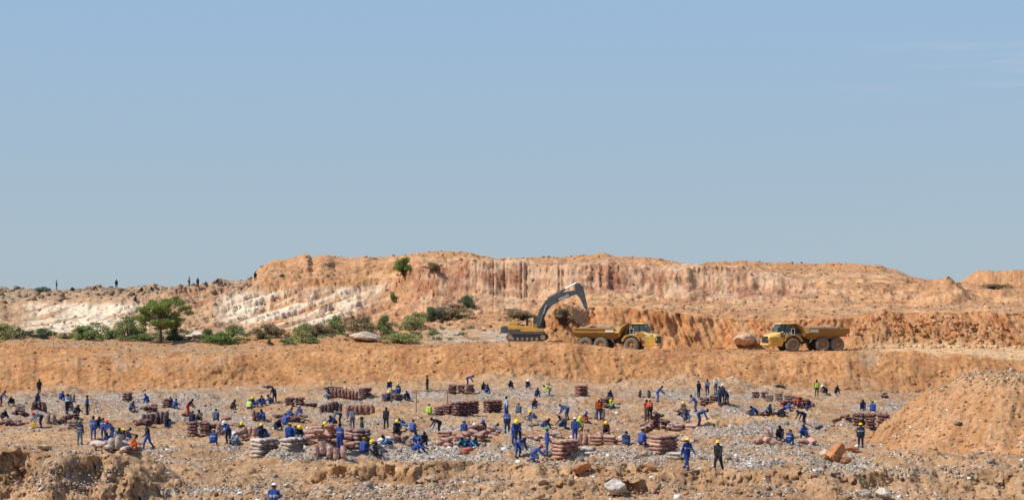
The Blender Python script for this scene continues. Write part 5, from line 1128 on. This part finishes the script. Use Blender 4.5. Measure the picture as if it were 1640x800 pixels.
# nearest and largest first
stack(2, 785, 757, 1, 4, 5, 33, 'grey', 'square five layer grey stack')
stack(2, 1035, 692, 1, 4, 3, 33, 'grey', 'grey stack behind the square one')
stack(2, 300, 585, 2, 1, 5, 8, 'maroon', 'left half of the long maroon wall')
stack(2, 455, 572, 2, 1, 4, 8, 'maroon', 'right half of the long maroon wall')
heap(2, 560, 585, 6, 2.6, 1.0, .5, 'maroon', 'pile ending the long maroon wall')
p_ = at(*crop(2, 545, 492)); put(p_+Vector((0, 0, .55)), Euler((0, -.15, 0)), 'red', 'red ended sack lying on top of the long maroon wall', 'loose sacks of the long maroon wall')
stack(3, 1030, 402, 3, 7, [3, 4, 5], 36, 'maroon', 'big stepped stack by the frame')
stack(3, 1372, 382, 1, 4, 5, 44, 'maroon', 'stack right of the big stepped one')
stack(4, 588, 772, 1, 4, 5, 38, 'pink', 'stack beside the green helmet')
stack(4, 1425, 732, 1, 4, 5, 42, 'pink', 'rounded stack left of the walkers')
stack(5, 182, 690, 1, 1, 2, 10, 'grey', 'grey pair left of the blue walker')
stack(6, 335, 386, 3, 3, 5, 20, 'maroon', 'right hand maroon wall')
heap(6, 205, 345, 4, 2.6, .6, .3, 'maroon', 'run left of the right hand wall')
stack(3, 225, 668, 2, 2, 5, 60, 'dark', 'dark block at the centre left')
heap(3, 50, 672, 22, 3.6, 2.0, 1.1, 'pink', 'rosy heap beside the dark block')
heap(2, 1330, 620, 9, 3.6, 1.2, .8, 'pink', 'left shoulder of the rosy heap')
upright(3, 40, 772, 5, .5, 'maroon', 'cluster before the dark block', 1)
stack(4, 1045, 648, 3, 2, [3, 3, 2], 5, 'pink', 'low pink wall right of centre')
upright(4, 878, 650, 5, .42, 'pink', 'group left of the low pink wall')
stack(3, 1020, 640, 1, 1, 4, 8, 'pink', 'column below the bent navy worker')
heap(3, 1300, 680, 30, 6.2, 2.4, 1.0, 'pink', 'wide rosy heap right of centre')
heap(3, 1140, 610, 4, 1.6, .8, .4, 'pink', 'left foot of the wide rosy heap')
heap(4, 40, 600, 8, 3.0, 1.2, .7, 'pink', 'heap right of the wide rosy heap')
stack(5, 260, 467, 2, 1, 2, 0, 'maroon', 'pair below the seated blue worker')
heap(5, 85, 462, 11, 3.2, 1.6, .5, 'maroon', 'low heap left of the two layer pair')
heap(5, 30, 392, 6, 1.8, 1.4, .6, 'maroon', 'bundle behind the orange jacketed worker')
stack(5, 440, 276, 2, 2, [3, 4], 25, 'maroon', 'striped back row stack at right')
stack(5, 975, 246, 3, 2, [3, 4, 3], 5, 'grey', 'grey pyramid stack under the bank'); heap(5, 985, 150, 3, 1.2, .4, .2, 'grey', 'crown of the grey pyramid stack')
stack(5, 835, 222, 2, 1, 3, 5, 'maroon', 'small stack left of the grey pyramid'); 
heap(5, 1110, 296, 16, 3.4, 1.4, .8, 'red', 'reddish pile in the back row at right', 'dark')
stack(4, 765, 238, 1, 3, 5, 42, 'pink', 'lone stack under the bank centre')
stack(4, 990, 330, 1, 3, 4, 34, 'maroon', 'stack behind the orange helmet')
stack(2, 1120, 328, 2, 2, 4, 4, 'maroon', 'small square back row stack')
upright(3, 300, 386, 7, .42, 'pink', 'pink row behind the bent worker')
heap(3, 240, 384, 4, 1.6, .5, .5, 'pink', 'bundle left of the pink upright row')
upright(3, 150, 246, 9, .42, 'pink', 'far pink row under the bank'); stack(3, 310, 246, 1, 3, 4, 30, 'maroon', 'far stack ending the pink row')
stack(3, 1160, 212, 3, 2, 4, 6, 'maroon', 'far maroon stack beyond the frame'); stack(3, 545, 276, 2, 3, 3, 26, 'dark', 'dark pile under the yellow helmets')
heap(1, 150, 410, 6, 1.6, .8, .6, 'dark', 'small dark heap at far left'); stack(1, 1070, 282, 1, 2, 4, 12, 'maroon', 'leaning maroon stack in the back row at left')
upright(1, 1320, 470, 6, .42, 'dark', 'fallen row left of the wall'); heap(1, 1215, 488, 8, 1.8, 1.0, .4, 'maroon', 'left end of the fallen maroon row')
heap(1, 1260, 380, 8, 2.0, 1.0, .6, 'maroon', 'dusty heap above the fallen maroon row'); stack(1, 1410, 340, 1, 2, 4, 15, 'maroon', 'stack beside the seated black figure')
heap(1, 560, 480, 7, 2.2, .9, .6, 'maroon', 'pile behind the leftmost standing group'); stack(1, 610, 520, 1, 1, 3, 6, 'grey', 'pale stack by the lower left group')
upright(1, 330, 352, 3, .5, 'maroon', 'trio in front of the bareheaded blue sitter'); upright(1, 440, 470, 2, .6, 'grey', 'pair right of the red capped person'); heap(1, 70, 495, 6, 2.6, .7, .4, 'maroon', 'low pile at the left edge')
heap(1, 905, 705, 7, 3.4, .6, .4, 'maroon', 'pile before the lower left group', 'grey'); upright(1, 985, 705, 2, .5, 'grey', 'pair in front of the red helmeted worker')
upright(1, 600, 290, 3, .4, 'grey', 'leaning group behind the tall black trousered figure', 1)
heap(2, 240, 408, 4, 1.4, .5, .3, 'maroon', 'bundle under the red trousered figure'); heap(2, 1320, 330, 5, 2.6, .5, .2, 'maroon', 'low run right of the small square stack'); upright(2, 1440, 368, 6, .4, 'dark', 'dark row below that low run')
heap(2, 1130, 462, 7, 2.6, .9, .35, 'maroon', 'low pile beside the white helmeted sitter', 'grey'); heap(2, 980, 425, 3, 1.4, .5, .2, 'maroon', 'pair behind the bright blue sitter')
heap(2, 890, 172, 4, 1.6, .6, .4, 'grey', 'small heap close under the bank'); upright(2, 720, 590, 4, .42, 'pink', 'group left of the square stack'); upright(2, 800, 442, 2, .45, 'maroon', 'pair left of a blue sitter')
heap(3, 590, 650, 8, 2.2, 1.2, .7, 'dark', 'dark heap beside the white bag', 'maroon'); p_ = at(*crop(3, 510, 635)); put(p_+Vector((0, 0, .25)), Euler((0, -.2, .3)), 'white', 'bulging white bag lying in the rubble at the centre', 'white bags')
p_ = at(*crop(3, 420, 668)); put(p_+Vector((0, 0, .2)), Euler((0, .1, -.2)), 'white', 'white bag lying left of the front yellow helmets', 'white bags')
heap(3, 1215, 735, 3, 1.2, .5, .2, 'red', 'small dark red bundle in the front rubble'); upright(4, 925, 428, 1, .5, 'grey', 'single left of the orange helmet'); upright(4, 985, 428, 1, .5, 'grey', 'single right of the orange helmet')
upright(4, 1308, 246, 1, .5, 'maroon', 'lone one at left behind the red pair'); upright(4, 1385, 252, 1, .5, 'maroon', 'lone one at right behind the red pair'); upright(5, 888, 532, 1, .5, 'maroon', 'lone one beside the grey mound')
heap(4, 540, 600, 5, 3, .6, .2, 'maroon', 'loose scatter above the green helmet'); heap(4, 830, 720, 4, 1.4, .7, .3, 'grey', 'loose end of the pink stack'); heap(4, 450, 490, 3, 1.2, .5, .2, 'grey', 'bundle of the bowed yellow helmet')
heap(5, 290, 552, 3, 1.4, .4, .1, 'maroon', 'flat pair above the blue walker'); heap(5, 1190, 580, 3, 1.6, .4, .1, 'pink', 'flat trio below the lone blue sitter'); heap(5, 870, 585, 4, 2.4, .6, .15, 'pink', 'scatter beside the lone upright one')
heap(5, 1240, 455, 3, 1.6, .6, .2, 'grey', 'bundle right of the bent dark blue worker'); heap(4, 1440, 500, 5, 2.2, .8, .3, 'maroon', 'low pile above the rounded stack'); heap(6, 420, 212, 4, 2.0, .6, .4, 'grey', 'far right heap beyond the maroon wall')
heap(5, 250, 385, 4, 2.0, .5, .5, 'maroon', 'upper pile around the seated blue one'); heap(5, 900, 362, 6, 4.4, .6, .15, 'maroon', 'low line in the far right middle row', 'grey'); heap(3, 60, 180, 4, 2.2, .4, .2, 'grey', 'far grey heap behind the pink row')
OW = 'first second third fourth fifth sixth seventh eighth ninth tenth eleventh twelfth thirteenth fourteenth fifteenth sixteenth seventeenth eighteenth nineteenth twentieth'.split()+['twenty-'+s_ for s_ in 'first second third fourth fifth sixth seventh eighth ninth'.split()]+['thirtieth', 'thirty-first', 'thirty-second']+['thirty-'+s_ for s_ in 'third fourth fifth sixth seventh eighth ninth'.split()]+['fortieth']
byd = {}
for k, s_ in enumerate(SACKS):
    if s_[4][0] in '@#': byd.setdefault(s_[4], []).append(k)
for d_, ks in byd.items():
    ks.sort(key=lambda k: SACKS[k][0].x/SACKS[k][0].y)
    for n_, k in enumerate(ks):
        s_ = SACKS[k]
        if len(ks) == 1: SACKS[k] = s_[:4]+('%s %s sack, %s' % ('loose' if d_[0] == '@' else 'upright', CW[s_[3]], d_[1:]),)+s_[5:]; continue
        SACKS[k] = s_[:4]+('%s %s sack, %s from left in the %s' % ('loose' if d_[0] == '@' else 'upright', CW[s_[3]], OW[n_], d_[1:]),)+s_[5:]
# the 300 that show largest are things of their own, the rest one object
order = sorted(range(len(SACKS)), key=lambda k: SACKS[k][0].y); ind = set(order[:300]); rest_V = []; rest = {}
seen = {}
for k in order[:300]: seen.setdefault(SACKS[k][4], []).append(k)
for k, (p, e, v, col, lab, grp) in enumerate(SACKS):
    if k in ind:
        o = obj_link('sack', SV[v], None, [SM[col]]); o.location = p; o.rotation_euler = e; up_ = 'upright' in lab; o.scale = (.84, 1.0, 1.5) if up_ else ((.76, 1.08, 1.15) if 'loose' in lab else (1, 1.04, 1.03))
        if len(seen[lab]) > 1 and grp.startswith('sacks of'): grp = grp
        tag(o, lab, 'sack', grp)
    else: rest.setdefault(col, []).append((p, e, v))
bm = bmesh.new(); mats_ = list(rest)
for ci, col in enumerate(mats_):
    for p, e, v in rest[col]:
        n0 = len(bm.faces); n0v = len(bm.verts); bm.from_mesh(SV[v]); bm.verts.ensure_lookup_table(); bm.faces.ensure_lookup_table()
        bmesh.ops.transform(bm, matrix=Matrix.Translation(p) @ e.to_matrix().to_4x4() @ Matrix.Diagonal((.86, 1, 1.4 if abs(e.y) > 1 else 1.05, 1)), verts=bm.verts[n0v:])
        for f in bm.faces[n0:]: f.material_index = ci; f.smooth = True
me = bpy.data.meshes.new('far_sacks'); bm.to_mesh(me); bm.free(); fs = link('sacks', me, None, [SM[c_] for c_ in mats_]); tag(fs, 'smaller far stacks and rows of filled sacks below the bank', 'sacks', None, 'stuff')
print('sacks', len(SACKS), 'people', len(PP)+13)
# ------------------------------------------------------------------ bicycle, pole frame, rods
b0 = at(*crop(1, 745, 392)); bi = tag(empty('bicycle', b0+Vector((.35, .35, 0)), .15), 'bicycle held upright by the standing blue worker at left', 'bicycle')
for X in (-.52, .52):
    bm = bmesh.new(); 
    for k in range(28):
        pass
    bm.free(); m = MB(); pts = [Vector((X+.33*math.cos(6.2832*k/24), 0, .34+.33*math.sin(6.2832*k/24))) for k in range(25)]
    for a_, b_ in zip(pts[:-1], pts[1:]): m.tube(a_, b_, .02, .02, 6)
    wl = m.build('wheel', CL['K'], bi, 0); m = MB(); [m.tube((X, 0, .34), (X+.32*math.cos(k*.785), 0, .34+.32*math.sin(k*.785)), .004, .004, 4) for k in range(8)]; m.build('spoke', STEEL, wl, 0)
m = MB(); [m.tube(a_, b_, .02) for a_, b_ in (((-.52, 0, .34), (-.15, 0, .34)), ((-.15, 0, .34), (-.25, 0, .85)), ((-.25, 0, .80), (.35, 0, .82)), ((-.15, 0, .34), (.38, 0, .72)), ((-.52, 0, .34), (-.24, 0, .80)), ((.52, 0, .34), (.34, 0, .95)))]; m.build('frame', CL['N'], bi, 0)
m = MB(); m.tube((.34, -.28, .98), (.34, .28, .98), .015); m.build('handlebar', STEEL, bi, 0); m = MB(); m.prism([(-.38, .86), (-.12, .86), (-.12, .9), (-.38, .92)], -.07, .07); m.build('saddle', CL['K'], bi, .02)
WOOD = mat('weathered_wood', (.34, .22, .13), .9, 0, .3, 6, .3)
pl = at(*crop(3, 780, 385)); fr = tag(empty('wooden_goal', pl), 'goal shaped frame of thin wooden poles left of the big stepped stack', 'goal')
for X in (0, 2.9): m = MB(); m.tube((X, 0, -.1), (X+.02, 0, 2.1), .055); m.build('post', WOOD, fr, 0)
m = MB(); m.tube((-.12, 0, 2.05), (3.05, 0, 2.12), .05); m.build('crossbar', WOOD, fr, 0)
def pole(px, py, h, r, m_, label, dmin=94, loc=None, lean=0):
    p = loc or at(px, py, dmin); m = MB(); m.tube((0, 0, -.15), (lean, 0, h), r, r*.8, 8); o = m.build('pole', m_, None, 0); o.location = p; return tag(o, label, 'pole')
jc = at(*crop(1, 290, 503)); m = MB(); m.prism([(-.14, 0), (.14, 0), (.14, .3), (.05, .36), (-.14, .36)], -.09, .09); j_ = m.build('jerrycan', mat('yellow_plastic', (.62, .46, .05), .5), None, .03); j_.location = jc; tag(j_, 'small yellow jerrycan on the ground left of the red capped person', 'jerrycan')
m = MB(); m.tube((-.09, 0, .36), (-.05, 0, .43), .015); m.tube((-.05, 0, .43), (.05, 0, .43), .015); m.tube((.05, 0, .43), (.08, 0, .35), .015); m.build('handle', j_.data.materials[0], j_, 0)
pole(85, 556, 2.0, .06, mat('yellow_stake', (.62, .40, .14), .8), 'pale yellow stake standing on the terrace lip at left', 240)
Dw = 91; Xw = (449-820)*Dw/F; pole(0, 0, 2.05, .022, STEEL, 'thin upright rod beside the worker at the bottom edge', loc=Vector((Xw, Dw, float(ground_z(Xw, Dw)))))
pole(*crop(3, 1380, 500), 1.0, .03, WOOD, 'short thin stake behind the wide rosy heap', lean=.05)

for o in SC.objects:
    if o.get('label') and len(o['label'].split()) > 16: print('LONG', o['label'])
